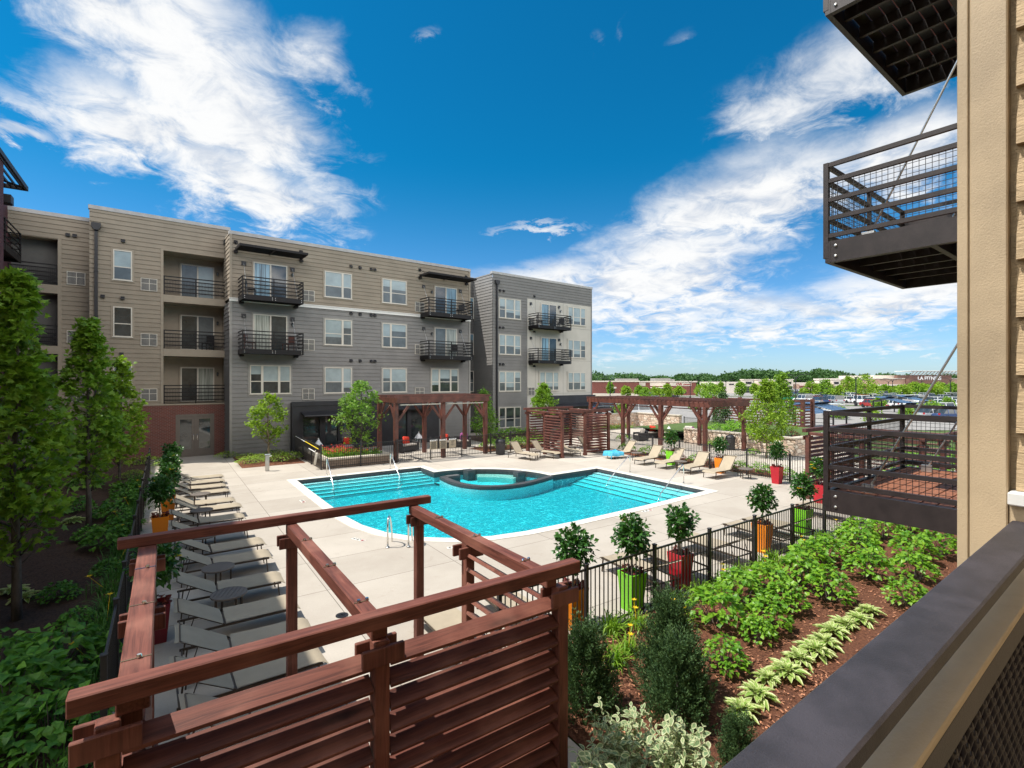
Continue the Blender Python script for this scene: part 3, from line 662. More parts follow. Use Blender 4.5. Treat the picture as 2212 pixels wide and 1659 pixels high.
def window(a0, a1, z0, z1, y, panes, trim=True, dark=False, vary=0):
    """frame round all lights, each light a double-hung pair"""
    f = MB(); yf = y-.075
    fr = .055
    if trim: f.box(a0-.10, a1+.10, y-.045, y-.001, z1+.002, z1+.10).box(a0-.10, a1+.10, y-.045, y-.001, z0-.10, z0-.002).box(a0-.10, a0-.002, y-.045, y-.001, z0-.001, z1+.001).box(a1+.002, a1+.10, y-.045, y-.001, z0-.001, z1+.001)
    f.m(1)
    f.box(a0, a1, yf, y-.002, z1-fr, z1).box(a0, a1, yf, y-.002, z0, z0+fr).box(a0-.04, a1+.04, yf-.02, yf-.001, z0-.03, z0+.02)
    tot = sum(panes); gap = .13 if len(panes) > 1 else 0; usable = a1-a0-2*fr-gap*(len(panes)-1); x = a0+fr
    f.box(a0, a0+fr, yf+.001, y-.002, z0+fr, z1-fr).box(a1-fr, a1, yf+.001, y-.002, z0+fr, z1-fr)
    g = MB(); zm = z0+(z1-z0)*.44
    for i, p_ in enumerate(panes):
        w_ = usable*p_/tot
        f.box(x, x+w_, yf+.012, y-.003, zm-.025, zm+.025)
        if i < len(panes)-1: f.box(x+w_, x+w_+gap, yf+.002, y-.002, z0+fr, z1-fr)
        drop = WR.choice((0, 0, 0, .25, .45, -.3, -.55)); top = z1-fr; lo = zm+.025
        if drop > 0: zb = top-(top-lo)*(1-drop); g.m(0).box(x, x+w_, yf+.03, yf+.036, zb, top); g.m(1).box(x, x+w_, yf+.031, yf+.037, lo, zb-.002); g.m(1).box(x, x+w_, yf+.022, yf+.028, z0+fr, zm-.025)
        elif drop < 0: zb = z0+fr+(zm-.025-z0-fr)*(1+drop); g.m(0).box(x, x+w_, yf+.03, yf+.036, lo, top); g.m(0).box(x, x+w_, yf+.022, yf+.028, zb, zm-.025); g.m(1).box(x, x+w_, yf+.023, yf+.029, z0+fr, zb-.002)
        else: g.m(0).box(x, x+w_, yf+.03, yf+.036, lo, top); g.m(1).box(x, x+w_, yf+.022, yf+.028, z0+fr, zm-.025)
        x += w_+gap
    wf = f.build('window', [TR[0], M['window_frame']], AB)
    up = M['glass_dark'] if dark else (M['blind'], M['blind'], M['glass_blue'])[vary % 3]
    g.build('pane', [up, M['glass_dark'] if vary % 4 == 1 else M['glass_mid']], wf)
TR = [M['tan_trim']]; WR = random.Random(3)
def slider(a0, a1, z0, z1, y, left_open, looks=('blind_sl', 'glass_dark')):
    f = MB(); yf = y-.08; fr = .06; am = (a0+a1)/2
    f.box(a0-.09, a0, y-.05, y-.001, z0, z1+.09).box(a1, a1+.09, y-.05, y-.001, z0, z1+.09).box(a0, a1, y-.05, y-.001, z1, z1+.09)
    f.m(1).box(a0, a0+fr, yf, y-.002, z0, z1).box(a1-fr, a1, yf, y-.002, z0, z1).box(a0+fr, a1-fr, yf, y-.002, z1-fr, z1).box(am-.04, am+.04, yf-.004, y-.002, z0, z1-fr).box(a0+fr, a1-fr, yf+.002, y-.002, z0, z0+.05)
    d = f.build('sliding_door', [TR[0], M['window_frame']], AB)
    g = MB(); g.m(0).box(a0+fr, am-.04, yf+.03, yf+.036, z0+.05, z1-fr); g.m(1).box(am+.04, a1-fr, yf+.02, yf+.026, z0+.05, z1-fr)
    g.build('pane', [M[looks[0]], M[looks[1]]], d)
def grille(a, z, y, w_=.68, h=.64):
    b = MB(); b.box(a, a+w_, y-.05, y-.001, z, z+h); b.m(1)
    fr = .03
    b.box(a-fr, a+w_+fr, y-.07, y-.002, z+h, z+h+fr).box(a-fr, a+w_+fr, y-.07, y-.002, z-fr, z).box(a-fr, a, y-.07, y-.002, z, z+h).box(a+w_, a+w_+fr, y-.07, y-.002, z, z+h).box(a+w_*.52-.012, a+w_*.52+.012, y-.066, y-.003, z, z+h).box(a, a+w_, y-.065, y-.003, z+h*.6-.012, z+h*.6+.012)
    b.m(2)
    for k in range(14): b.box(a+.02+k*w_/14.2, a+.045+k*w_/14.2, y-.058, y-.004, z+.01, z+h-.01)
    b.build('wall_vent', [M['plastic_black'], M['window_frame'], M['gray_trim']], AB)
def hood(a, z, y):
    b = MB(); b.prism([(0, 0), (.15, 0), (.15, .06), (.04, .17), (0, .17)], -.09, .09, Matrix.Translation((a, y, z)) @ Matrix(((0, 0, 1, 0), (-1, 0, 0, 0), (0, 1, 0, -.09), (0, 0, 0, 1))))
    b.build('vent_hood', M['black_metal'], AB)
def lamp(a, z, y):
    b = MB(); b.box(a-.05, a+.05, y-.03, y-.001, z-.08, z+.1); b.bar((a, y-.03, z+.1), (a, y-.12, z+.12), .02, .02); b.lathe([(.02, .13), (.08, .07), (.07, .06)], (a, y-.12, z), 8); b.m(1).lathe([(.055, .06), (.04, -.1), (.015, -.12)], (a, y-.12, z), 8)
    b.build('wall_lamp', [M['black_metal'], M['glass_mid']], AB)
def downspout(a, y, z0, z1):
    b = MB(); b.box(a-.07, a+.07, y-.14, y-.03, z0, z1-.35).prism([(-.2, 0), (.2, 0), (.2, -.22), (.09, -.38), (-.09, -.38), (-.2, -.22)], 0, .24, Matrix.Translation((a, y-.02, z1)) @ Matrix(((1, 0, 0, 0), (0, 0, -1, 0), (0, 1, 0, 0), (0, 0, 0, 1))))
    z = z0+.6
    while z < z1-.8: b.box(a-.09, a+.09, y-.15, y-.001, z, z+.05); z += 2.4
    b.build('downspout', M['black_metal'], AB)
def railing_mesh(b, a0, a1, y0, y1, zf, sides=True):
    zt = zf+1.07
    if sides:
        for x in (a0+.03, a1-.03):
            for z in (zt-.03, zt-.22, zt-.44, zt-.66, zt-.88): b.box(x-.022, x+.022, y0+.051, y1, z-.03, z+.03)
            b.box(x-.03, x+.03, y0-.012, y0+.05, zf-.2, zt); 
    else:
        for x in (a0+.03, a1-.03): b.box(x-.03, x+.03, y0-.012, y0+.05, zf, zt)
    b.box((a0+a1)/2-.025, (a0+a1)/2+.025, y0-.006, y0+.045, zf-.02, zt-.05)
    for z in (zt-.03, zt-.22, zt-.44, zt-.66, zt-.88): b.box(a0+.06, a1-.06, y0, y0+.04, z-.03, z+.03)
def wires(a0, a1, y, z0, z1, st=.075):
    b = MB(); x = a0
    while x < a1: b.box(x-.0055, x+.0055, y, y+.008, z0, z1); x += st
    z = z0
    while z < z1: b.box(a0, a1, y+.009, y+.016, z-.0055, z+.0055); z += st
    return b
def balcony(a0, a1, y, zb, dp=1.35):
    y0 = y-dp; b = MB()
    b.box(a0, a1, y0, y0+.06, zb, zb+.28).box(a0, a0+.06, y0+.062, y-.03, zb, zb+.28).box(a1-.06, a1, y0+.062, y-.03, zb, zb+.28).box(a0+.062, a1-.062, y0+.065, y-.03, zb+.16, zb+.25)
    for k in range(4): yy = y0+.25+k*.28; b.box(a0+.062, a1-.062, yy, yy+.04, zb+.03, zb+.155)
    for x in (a0+.05, a1-.25): b.box(x, x+.22, y-.34, y-.035, zb-.12, zb-.002)
    root = b.build('balcony', M['bronze'], AB)
    r_ = MB(); railing_mesh(r_, a0, a1, y0, y-.035, zb+.26); r_.build('railing', M['bronze'], root)
    wires(a0+.08, a1-.08, y0+.012, zb+.38, zb+1.1).build('wire_mesh', M['bronze'], root)
    for x in (a0+.3, a1-.3):
        t_ = MB(); t_.tube([(x, y0+.2, zb+.3), (x, y-.06, zb+2.28)], .014, 6); t_.m(1).box(x-.12, x+.12, y-.07, y-.031, zb+2.16, zb+2.4); t_.build('tie_rod', [M['galv'], M['black_metal']], root)
    bo = MB()
    for x in (a0+.12, (a0+a1)/2-.08, (a0+a1)/2+.08, a1-.12):
        for z in (zb+.08, zb+.19): bo.lathe([(.025, 0), (.02, .014)], n=6, M=Matrix.Translation((x, y0-.001, z)) @ Matrix.Rotation(math.pi/2, 4, 'X'))
    bo.build('bolt', M['galv'], root)
def sunshade(a0, a1, y, z, dp=1.5):
    b = MB()
    for x in (a0, (a0+a1)/2-.03, a1-.06): b.box(x, x+.06, y-dp, y-.05, z-.07, z+.07)
    b.box(a0+.061, a1-.061, y-dp, y-dp+.05, z-.065, z+.065)
    for k in range(12): yy = y-dp+.16+k*.115; b.bar((a0+.062, yy, z), (a1-.062, yy, z), .085, .016, up=(0, .5, .85))
    for x in (a0+.03, a1-.03): b.bar((x, y-.07, z+.42), (x, y-dp*.6, z+.06), .03, .03).box(x-.1, x+.1, y-.09, y-.031, z+.34, z+.52).box(x-.1, x+.1, y-.2, y-.031, z-.22, z-.075)
    b.build('sunshade', M['bronze'], AB)
def cap(a0, a1, y, z, d=.3, h=.2):
    b = MB(); b.box(a0, a1, y-.05, y+d, z-h, z); b.build('parapet_cap', M['cap_metal'], AB)

# ---- tan block with brick base
SH = lambda z: z
hl = [(1.92, 5.07, 3.13, 5.89), (1.92, 5.07, 6.31, 8.99), (1.92, 5.07, 9.41, 11.93)]
lapwall(YL, -1.33, 5.3, 3.05, 13.75, M['tan_siding'], hl)
bk = MB()
for r_ in rects(-1.33, 5.3, 0, 3.05, [(2.5, 4.44, 0, 2.5)]): bk.box(r_[0], r_[1], YL-.04, YL+.2, r_[2], r_[3])
bk.build('brick_base', M['brick'], AB)
b = MB(); b.box(-1.33, 5.3, YL-.07, YL+.05, 3.052, 3.13); b.box(1.78, 1.918, YL-.05, YL+.05, 3.14, 11.93).box(5.07, 5.3, YL-.052, YL+.05, 3.14, 12.0).box(1.92, 5.07, YL-.06, YL+.1, 5.893, 6.307).box(1.92, 5.07, YL-.06, YL+.1, 8.993, 9.407).box(1.78, 5.07, YL-.05, YL+.05, 11.932, 12.03)
b.build('trim', M['tan_trim'], AB)
b = MB()                                               # niches of the recessed balconies
for a0, a1, z0, z1 in hl:
    yb = YL+1.45
    b.face([(a0, yb, z0), (a1, yb, z0), (a1, yb, z1), (a0, yb, z1)]); b.face([(a0, YL, z0), (a0, yb, z0), (a0, yb, z1), (a0, YL, z1)]); b.face([(a1, yb, z0), (a1, YL, z0), (a1, YL, z1), (a1, yb, z1)])
    b.face([(a0, YL, z1), (a0, yb, z1), (a1, yb, z1), (a1, YL, z1)]); b.face([(a0, YL-.05, z0), (a1, YL-.05, z0), (a1, yb, z0), (a0, yb, z0)])
b.build('balcony_niche', M['tan_trim'], AB)
for i, (a0, a1, z0, z1) in enumerate(hl):
    slider(2.85, 4.62, z0+.06, z0+2.16, YL+1.44, 0, (('glass_dark', 'blind_sl'), ('glass_dark', 'glass_mid'), ('glass_mid', 'blind'))[i]); lamp(4.8, z0+1.75, YL+1.44)
    r_ = MB(); railing_mesh(r_, a0, a1, YL-.03, YL+.05, z0+.02, False); rr = r_.build('railing', M['bronze'], AB); wires(a0+.05, a1-.05, YL-.018, z0+.12, z0+.85).build('wire_mesh', M['bronze'], rr)
for i, z in enumerate((9.98, 6.87, 3.75)): window(-.34, .49, z, z+1.65, YL, [1], vary=(0, 1, 0)[i], dark=i == 1)
for z in (9.56, 6.45, 3.35): grille(.9, z, YL, .7, .64)
for a, z in ((.09, 12.17), (-.78, 9.03), (.07, 9.02), (.03, 5.94)): hood(a, z, YL)
downspout(-1.05, YL, .1, 12.9); downspout(5.12, YL-.05, .1, 13.0)
cap(-1.38, 5.3, YL, 13.86)
f = MB(); f.box(2.5, 2.58, YL-.06, YL+.1, 0, 2.5).box(4.36, 4.44, YL-.06, YL+.1, 0, 2.5).box(2.58, 4.36, YL-.06, YL+.1, 2.38, 2.5).box(2.58, 4.36, YL-.03, YL+.05, .01, .2).box(3.42, 3.52, YL-.05, YL+.06, .2, 2.38)
for a0, a1 in ((2.58, 3.42), (3.52, 4.36)): f.box(a0, a0+.13, YL-.03, YL+.05, .2, 2.38).box(a1-.13, a1, YL-.03, YL+.05, .2, 2.38).box(a0+.13, a1-.13, YL-.03, YL+.05, 2.2, 2.38).box(a0+.13, a1-.13, YL-.03, YL+.05, .2, .45)
dd = f.build('double_door', M['door_frame'], AB)
g = MB(); g.box(2.71, 3.29, YL, YL+.01, .45, 2.2).box(3.65, 4.23, YL, YL+.01, .45, 2.2); g.build('pane', M['glass_dark'], dd)
g = MB()
for x in (3.38, 3.56): g.tube([(x, YL-.06, .95), (x, YL-.09, 1.0), (x, YL-.09, 1.25), (x, YL-.06, 1.3)], .012, 6)
g.build('handle', M['steel'], dd)
# ---- set-back section at the far left
hf = [(-4.25, -2.65, 0.05, 2.9), (-4.25, -2.65, 3.19, 5.88), (-4.25, -2.65, 6.31, 9.08), (-4.25, -2.65, 9.53, 11.96)]
hf = [(-7.0, h[1], h[2], h[3]) for h in hf]
lapwall(YF, -7.8, -1.33, 0, 13.2, M['tan_siding'], hf)
b = MB()
for _, a1, z0, z1 in hf:
    a0, yb = -7.0, YF+1.5
    b.face([(a0, yb, z0), (a1, yb, z0), (a1, yb, z1), (a0, yb, z1)]); b.face([(a1, yb, z0), (a1, YF, z0), (a1, YF, z1), (a1, yb, z1)]); b.face([(a0, YF, z1), (a0, yb, z1), (a1, yb, z1), (a1, YF, z1)]); b.face([(a0, YF-.03, z0), (a1, YF-.03, z0), (a1, yb, z0), (a0, yb, z0)])
b.build('balcony_niche', M['tan_trim'], AB)
b = MB(); b.box(-2.648, -2.5, YF-.05, YF+.02, 0, 12.05)
for i in range(3): b.box(-7, -2.65, YF-.06, YF+.1, hf[i][3]+.002, hf[i+1][2]-.002)
b.build('trim', M['tan_trim'], AB)
for i, (_, a1, z0, z1) in enumerate(hf[1:]):
    slider(-4.75, -2.95, z0+.06, z0+2.16, YF+1.49, 0, ('glass_dark', 'blind_sl'))
    r_ = MB(); railing_mesh(r_, -7.0, -2.65, YF-.03, YF+.05, z0+.02, False); rr = r_.build('railing', M['bronze'], AB); wires(-6.9, -2.7, YF-.018, z0+.12, z0+.85).build('wire_mesh', M['bronze'], rr)
for z in (9.66, 6.5, 3.35): grille(-2.26, z, YF, .7, .64)
for a in (-2.25, -1.97): hood(a, 12.29, YF)
cap(-7.8, -1.35, YF, 13.35)
# ---- gray block in the middle
lapwall(YM, 5.0, 21.55, 9.27, 13.15, M['tan_siding'])
lapwall(YM, 5.0, 21.55, 0, 9.08, M['gray_siding'], [(8.35, 18.5, 0, 3.0)])
lapside(5.0, YM, YL+.2, 0, 9.08, M['gray_siding']); lapside(5.0, YM, YL+.2, 9.27, 13.15, M['tan_siding'])
lapside(21.55, YM, YC, 0, 13.15, M['gray_siding'], 1)
b = MB(); b.box(4.96, 21.58, YM-.09, YM+.02, 9.10, 9.25).box(4.95, 21.6, YM-.12, YM+.02, 9.251, 9.30); b.build('belt_trim', M['white_trim'], AB)
for x0, x1 in ((4.965, 5.10), (21.42, 21.57)): b = MB(); b.box(x0, x1, YM-.055, YM, 9.31, 13.0); b.build('trim', M['tan_trim'], AB)
for x0, x1 in ((4.965, 5.10), (21.42, 21.57)): b = MB(); b.box(x0, x1, YM-.055, YM, .02, 9.09); b.build('trim', M['gray_trim'], AB)
cap(4.95, 21.6, YM, 13.2)
for zi, z in enumerate((9.89, 6.8, 3.66)):
    TR[0] = M['tan_trim'] if zi == 0 else M['gray_trim']
    window(10.37, 12.15, z, z+1.68, YM, [2.1, 1], vary=0); window(14.3, 16.12, z, z+1.68, YM, [1, 2.1], vary=0)
    for a in (12.1, 12.72, 13.5, 13.76): hood(a, z+2.22 if zi == 0 else z+2.17, YM)
TR[0] = M['gray_trim']
window(6.03, 8.3, 3.67, 5.4, YM, [1, 1.5, 1], vary=1); window(18.12, 20.45, 3.62, 5.37, YM, [1, 1.5, 1], vary=1)
for z in (9.52, 6.42, 3.3): grille(9.03, z, YM); grille(16.83, z, YM)
for z, t2 in ((9.36, 0), (6.27, 1)):
    TR[0] = M['tan_trim'] if z > 9 else M['gray_trim']
    slider(6.21, 8.1, z, z+2.18, YM, 0, ('glass_blue', 'glass_dark') if z > 9 else ('blind_sl', 'glass_dark')); slider(18.4, 20.32, z, z+2.16, YM, 0, ('glass_dark', 'glass_blue') if z > 9 else ('glass_mid', 'blind_sl'))
    lamp(8.4, z+1.66, YM); lamp(18.15, z+1.66, YM)
    balcony(5.4, 8.72, YM, z-.26); balcony(17.2, 20.95, YM, z-.26)
sunshade(5.25, 8.95, YM, 12.13); sunshade(17.15, 21.2, YM, 12.12)
# storefront of the clubroom
b = MB(); sf = [(8.95, 9.95, .35, 2.25), (10.3, 11.1, .35, 2.25), (11.35, 12.1, .35, 2.25), (15.1, 16.0, .1, 2.35), (16.3, 17.3, .1, 2.35)]
for r_ in rects(8.3, 18.55, 0, 3.12, sf): b.box(r_[0], r_[1], YM-.45, YM+.05, r_[2], r_[3])
b.box(8.25, 18.6, YM-.5, YM-.451, 2.9, 3.18); st = b.build('storefront', M['charcoal'], AB)
g = MB()
for a0, a1, z0, z1 in sf: g.box(a0, a1, YM-.3, YM-.28, z0, z1)
g.build('pane', M['glass_dark'], st)
b = MB(); b.bar((8.8, YM-.86, 2.42), (12.9, YM-.86, 2.42), .8, .06, up=(0, -.25, 1)); b.tube([(8.8, YM-1.25, 2.3), (12.9, YM-1.25, 2.3)], .06, 8); b.bar((14.7, YM-.75, 2.55), (17.6, YM-.75, 2.55), .6, .06, up=(0, -.25, 1))
b.build('awning', M['charcoal'], st)
# ---- dark link and gray / white end block
lapwall(YC, 21.55, 24.85, 0, 13.5, M['dark_siding']); cap(21.6, 24.8, YC, 13.65)
TR[0] = M['dark_siding']
for z in (10.1, 6.9, 3.6): window(24.2, 24.78, z-.1, z+1.75, YC, [1], trim=False, vary=2, dark=z < 4)
lapside(24.81, YR, YC, 0, 13.6, M['gray_siding'])
TR[0] = M['gray_trim']
lapwall(YR, 24.81, 28.58, 0, 11.83, M['gray2_siding'], name='wall'); lapwall(YR, 24.81, 36.9, 11.83, 13.6, M['gray2_siding'])
b = MB(); b.box(28.6, 36.8, YR-.01, YR+.3, 0, 11.82); b.build('panel_wall', M['white_panel'], AB)
b = MB()
for a in (28.6, 29.55, 33.0, 36.75): b.box(a-.012, a+.012, YR-.016, YR-.0105, .1, 11.82)
for z in (3.3, 6.4, 9.5): b.box(28.6, 36.8, YR-.0165, YR-.0108, z-.012, z+.012)
b.build('panel_joint', M['gray_trim'], AB)
b = MB(); b.box(36.8, 36.95, YR, YR+14, 0, 13.6).box(24.9, 36.79, YR+13.5, YR+14, 0, 13.6); b.build('wall', M['gray2_siding'], AB)
cap(24.75, 36.98, YR, 13.75)
for i, z in enumerate((9.86, 6.74, 3.57, .43)): window(25.46, 27.8, z, z+1.7+.05*(i == 3), YR, [1, 1.5, 1], vary=0, dark=i == 3)
TR[0] = M['white_panel']
for z in (9.84, 6.69, 3.58): window(33.6, 35.95, z, z+1.7, YR-.01, [1, 1.5, 1], vary=0)
window(30.02, 32.37, 3.59, 5.29, YR-.01, [1, 1.5, 1], vary=0)
for z in (9.36, 6.27): slider(30.2, 32.1, z, z+2.16, YR-.01, 0, ('glass_blue', 'glass_dark')); balcony(28.7, 32.75, YR-.01, z-.26); lamp(32.6, z+1.62, YR-.01)
for z in (9.42, 6.3, 3.2): grille(28.68, z, YR-.01, .72, .66)
for a, z in ((25.55, 12.2), (25.95, 12.2), (29.4, 12.1), (25.55, 9.05), (25.9, 9.05), (29.4, 8.9), (25.55, 5.9), (25.9, 5.9), (29.4, 5.8)): hood(a, z, YR)
downspout(25.2, YR, .1, 13.0)
b = MB(); b.box(31.2, 36.9, YR-.5, YR-.02, 2.3, 3.1); s2 = b.build('storefront', M['charcoal'], AB)
b = MB(); b.box(31.3, 36.7, YR-.1, YR-.02, .05, 2.29); b.build('pane', M['glass_dark'], s2)
b = MB(); b.bar((31.2, YR-1.0, 2.2), (36.8, YR-1.0, 2.2), .9, .06, up=(0, -.25, 1)); b.build('awning', M['charcoal'], s2)
# roof slabs keep sunlight out of the blocks
b = MB(); b.box(-7.8, 5.2, YL+1.6, YL+14, 0, 13.1); b.box(5.1, 21.45, YM+.35, YM+16, 0, 12.9); b.box(21.6, 24.8, YC+.1, YC+10, 0, 13.2); b.box(24.9, 36.75, YR+.31, YR+13.4, 0, 13.3); b.build('roof', M['dark_siding'], AB)

# ------------------------------------------------------------------ left wing (only its balcony end reaches the picture)
LW = thing('apartment_building', 'plum sided wing at the left edge with hanging balcony and roof sunshade', 'building', (0, 0, 0), 0)
b = MB(); b.box(-18, -4.2, 9.6, 21.6, 0, 13.5); b.box(-18, -6.55, 21.61, 40, 0, 13.6).box(-6.6, -5.33, 26.8, 28.3, 0, 13.2)
b.build('wall', M['plum_siding'], LW)
def left_balcony(zb):
    x0, x1, y0, y1 = -6.5, -5.4, 26.2, 31.7; b = MB()
    b.box(x1-.06, x1, y0, y1, zb, zb+.28).box(x0, x1-.062, y1-.06, y1, zb, zb+.28).box(x0, x1-.062, y0, y0+.06, zb, zb+.28).box(x0, x1-.07, y0+.07, y1-.07, zb+.15, zb+.26)
    o = b.build('balcony', M['bronze'], LW); zt = zb+1.35; r_ = MB()
    for y in (y0+.03, (y0+y1)/2, y1-.03): r_.box(x1-.055, x1+.012, y-.03, y+.03, zb-.02, zt)
    for z in (zt-.03, zt-.25, zt-.5, zt-.75, zt-.98):
        r_.box(x1-.04, x1-.001, y0+.062, y1-.062, z-.025, z+.025); r_.box(x0, x1-.06, y1-.05, y1-.01, z-.026, z+.026)
    r_.build('railing', M['bronze'], o)
for zb in (9.85, 6.7, 3.6): left_balcony(zb)
b = MB(); x0, x1, y0, y1, z = -6.5, -5.2, 24.5, 32.0, 13.35
b.box(x1-.08, x1, y0, y1, z-.1, z+.1).box(x0, x1-.082, y1-.08, y1, z-.1, z+.1).box(x0, x1-.082, y0, y0+.08, z-.1, z+.1)
for k in range(6): x = x0+.1+k*.2; b.box(x, x+.04, y0+.09, y1-.09, z-.06, z+.06)
b.bar((x0, y1-1.5, z), (x1-.1, y1-.1, z), .06, .08); b.build('sunshade', M['bronze'], LW)
b = MB(); b.box(-6.0, -5.35, 29.6, 30.1, 12.0, 12.35); b.build('wall_lamp', M['black_metal'], LW)
# ------------------------------------------------------------------ more timber structures
cabana('far reddish cabana at the end of the pool with louvred side walls', (18.85, 22.2, 0), 0,
       [((.08, 1.77), (.08, .1), 1, 66), ((1.9, .1), (3.72, .1), 1, 66), ((.2, 3.45), (3.72, 3.45), 1, 66), ((3.62, .1), (3.62, 3.45), 1, 66)], width=3.9, depth=3.7, H=2.75)
cabana('reddish cabana beside the hanging balcony on the right with louvred back', (23.85, 9.4, 0), math.pi,
       [((2.0, .1), (3.72, .1), -1, 66), ((.08, .1), (1.81, .1), -1, 66), ((.2, 3.45), (.2, .1), 1, 66)], width=3.9, depth=3.7, H=2.65)
def pergola(label, x0, x1, y0, y1, H, nx, ny, long_y):
    t_ = thing('pergola', label, 'pergola', ((x0+x1)/2, (y0+y1)/2, 0), 0, 'timber pergolas'); ox, oy = (x0+x1)/2, (y0+y1)/2; m_ = M['wood_far']
    xs = [x0+(x1-x0)*i/(nx-1)-ox for i in range(nx)]; ys = [y0+(y1-y0)*i/(ny-1)-oy for i in range(ny)]; hb = H-.32
    for x in xs:
        for y in ys:
            b = MB(); b.bevbox(x-.11, x+.11, y-.11, y+.11, 0, hb-.002, .01); b.build('post', m_, t_)
            b = MB()
            for dx, dy in ((1, 0), (-1, 0), (0, 1), (0, -1)):
                if (dx and not (xs[0] <= x+dx*.9 <= xs[-1]+.01)) or (dy and not (ys[0] <= y+dy*.9 <= ys[-1]+.01)): continue
                b.bar((x+dx*.1, y+dy*.1, hb-1.0), (x+dx*.85, y+dy*.85, hb-.02), .09, .12)
            b.build('knee_brace', m_, t_)
    for x in xs:
        b = MB(); b.bevbox(x-.07, x+.07, ys[0]-.3, ys[-1]+.3, hb, H-.03, .008); b.build('beam', m_, t_)
    for y in (ys[0], ys[-1]):
        b = MB(); b.bevbox(xs[0]-.072, xs[-1]+.072, y-.34, y-.20, hb+.01, H-.02, .008) if y == ys[0] else b.bevbox(xs[0]-.072, xs[-1]+.072, y+.20, y+.34, hb+.01, H-.02, .008); b.build('beam', m_, t_)
    b = MB(); y = ys[0]-.28
    while y < ys[-1]+.3: b.box(xs[0]-.2, xs[-1]+.2, y-.02, y+.02, H-.028, H+.09); y += .34
    b.build('slat_roof', m_, t_)
    b = MB()
    for x in xs[:-1]:
        for i in range(ny-1): b.tube([(x+.13, ys[i]+.2, hb-.12), (x+.13, ys[i+1]-.2, hb-.12)], .035, 6)
    for i in range(nx-1): b.tube([(xs[i]+.2, ys[0]-.1, hb-.1), (xs[i+1]-.2, ys[0]-.1, hb-.1)], .035, 6)
    b.build('rolled_shade', M['white_panel'] if not long_y else M['wood_far'], t_)
pergola('dark red timber pergola in front of the black clubroom wall', 10.45, 16.2, 26.35, 28.9, 3.55, 3, 2, False)
pergola('long dark red timber pergola over the stone walled patio', 26.3, 30.4, 18.0, 27.7, 3.2, 2, 4, True)
def screen(label, pts, H):
    t_ = thing('trellis_screen', label, 'trellis', (*pts[0], 0), 0, 'louvred trellis screens'); o0 = Vector((*pts[0], 0))
    for p in pts: b = MB(); q = Vector((*p, 0))-o0; b.bevbox(q.x-.13, q.x+.13, q.y-.13, q.y+.13, 0, H, .01); b.build('post', M['wood_far'], t_)
    for a, c in zip(pts[:-1], pts[1:]):
        A, B = Vector((*a, 0))-o0, Vector((*c, 0))-o0; b = MB(); z = H-.55
        b.bar(A+Vector((0, 0, H-.16)), B+Vector((0, 0, H-.16)), .08, .16)
        while z > .5: b.bar(A+Vector((0, 0, z)), B+Vector((0, 0, z)), .06, .12); z -= .24
        b.build('louver_panel', M['wood_far'], t_)
screen('tall slatted trellis behind the raised stone planter', [(43.9, 29.0), (43.6, 26.2), (43.5, 23.3), (43.3, 20.5), (44.7, 20.4)], 2.95)
# ------------------------------------------------------------------ fences
def fence(label, pts, H=1.2, post_step=1.9, gap=.105):
    t_ = thing('picket_fence', label, 'fence', (*pts[0], 0), 0, 'black picket fences'); o0 = Vector((*pts[0], 0)); first = True
    pk = MB(); rl = MB(); rl2 = MB()
    for a, c in zip(pts[:-1], pts[1:]):
        A, B = Vector((*a, 0))-o0, Vector((*c, 0))-o0; L = (B-A).length; d = (B-A)/L; n_ = max(1, round(L/post_step)); ps = [A+d*L*i/n_ for i in range(n_+1)]
        for p in ps[(0 if first else 1):]:
            b = MB(); b.bevbox(p.x-.032, p.x+.032, p.y-.032, p.y+.032, 0, H+.06, .004); b.bevbox(p.x-.04, p.x+.04, p.y-.04, p.y+.04, H+.061, H+.085, .008); b.build('post', M['fence'], t_)
        first = False
        for p, q in zip(ps[:-1], ps[1:]):
            for z, rr in ((H-.02, rl), (.12, rl2)): rr.bar(p+d*.033+Vector((0, 0, z)), q-d*.033+Vector((0, 0, z)), .028, .034)
            k = round((q-p).length/gap)
            for i in range(1, k): u = p+(q-p)*i/k; pk.box(u.x-.008, u.x+.008, u.y-.008, u.y+.008, .05, H-.038)
    rl.build('rail', M['fence'], t_); rl2.build('rail', M['fence'], t_); pk.build('picket_row', M['fence'], t_)
    return t_
fence('black picket fence between the row of potted trees and the mulch bed', [(4.2, 6.42), (20.6, 6.68)])
fence('black picket fence in front of the far pergola and raised flower bed', [(6.45, 32.2), (6.45, 26.15), (16.4, 26.05), (19.6, 26.4)])
fence('black picket fence behind the right hand row of loungers', [(23.55, 23.2), (22.75, 15.3), (22.5, 11.2), (22.6, 9.2)])
fence('black picket fence behind the left hand row of loungers', [(-.58, 7.5), (-.58, 29.5)])
fence('short black picket fence at the end of the patio stone wall', [(38.4, 28.4), (38.6, 24.6)])
# notices on the far fence
def notice(x, label, rows):
    t_ = thing('notice_sign', label, 'sign', (x, 25.995, .85), 0, 'tan notice signs on the far fence')
    b = MB(); b.box(-.225, .225, -.012, 0, -.27, .27); b.m(1).box(-.225, .225, -.016, -.0125, .20, .272); b.build('sign_plate', [M['sign_tan'], M['white_letter']], t_)
    o = mesh_obj('sign_heading', text_mesh('NOTICE', .07, .001, True), M['ink'], t_); o.location = (-.055, -.0185, .236); o.rotation_euler = (R(90), 0, 0)
    b = MB(); b.bar((.12, -.018, .262), (.20, -.018, .212), .002, .03); b.bar((.125, -.018, .23), (.16, -.018, .25), .002, .022); b.build('sign_symbol', M['ink'], t_)
    b = MB()
    for k, (wd, z) in enumerate(rows): b.box(-wd/2, wd/2, -.0155, -.0125, z-.009, z+.009)
    b.build('sign_small_print', M['plastic_black'], t_)
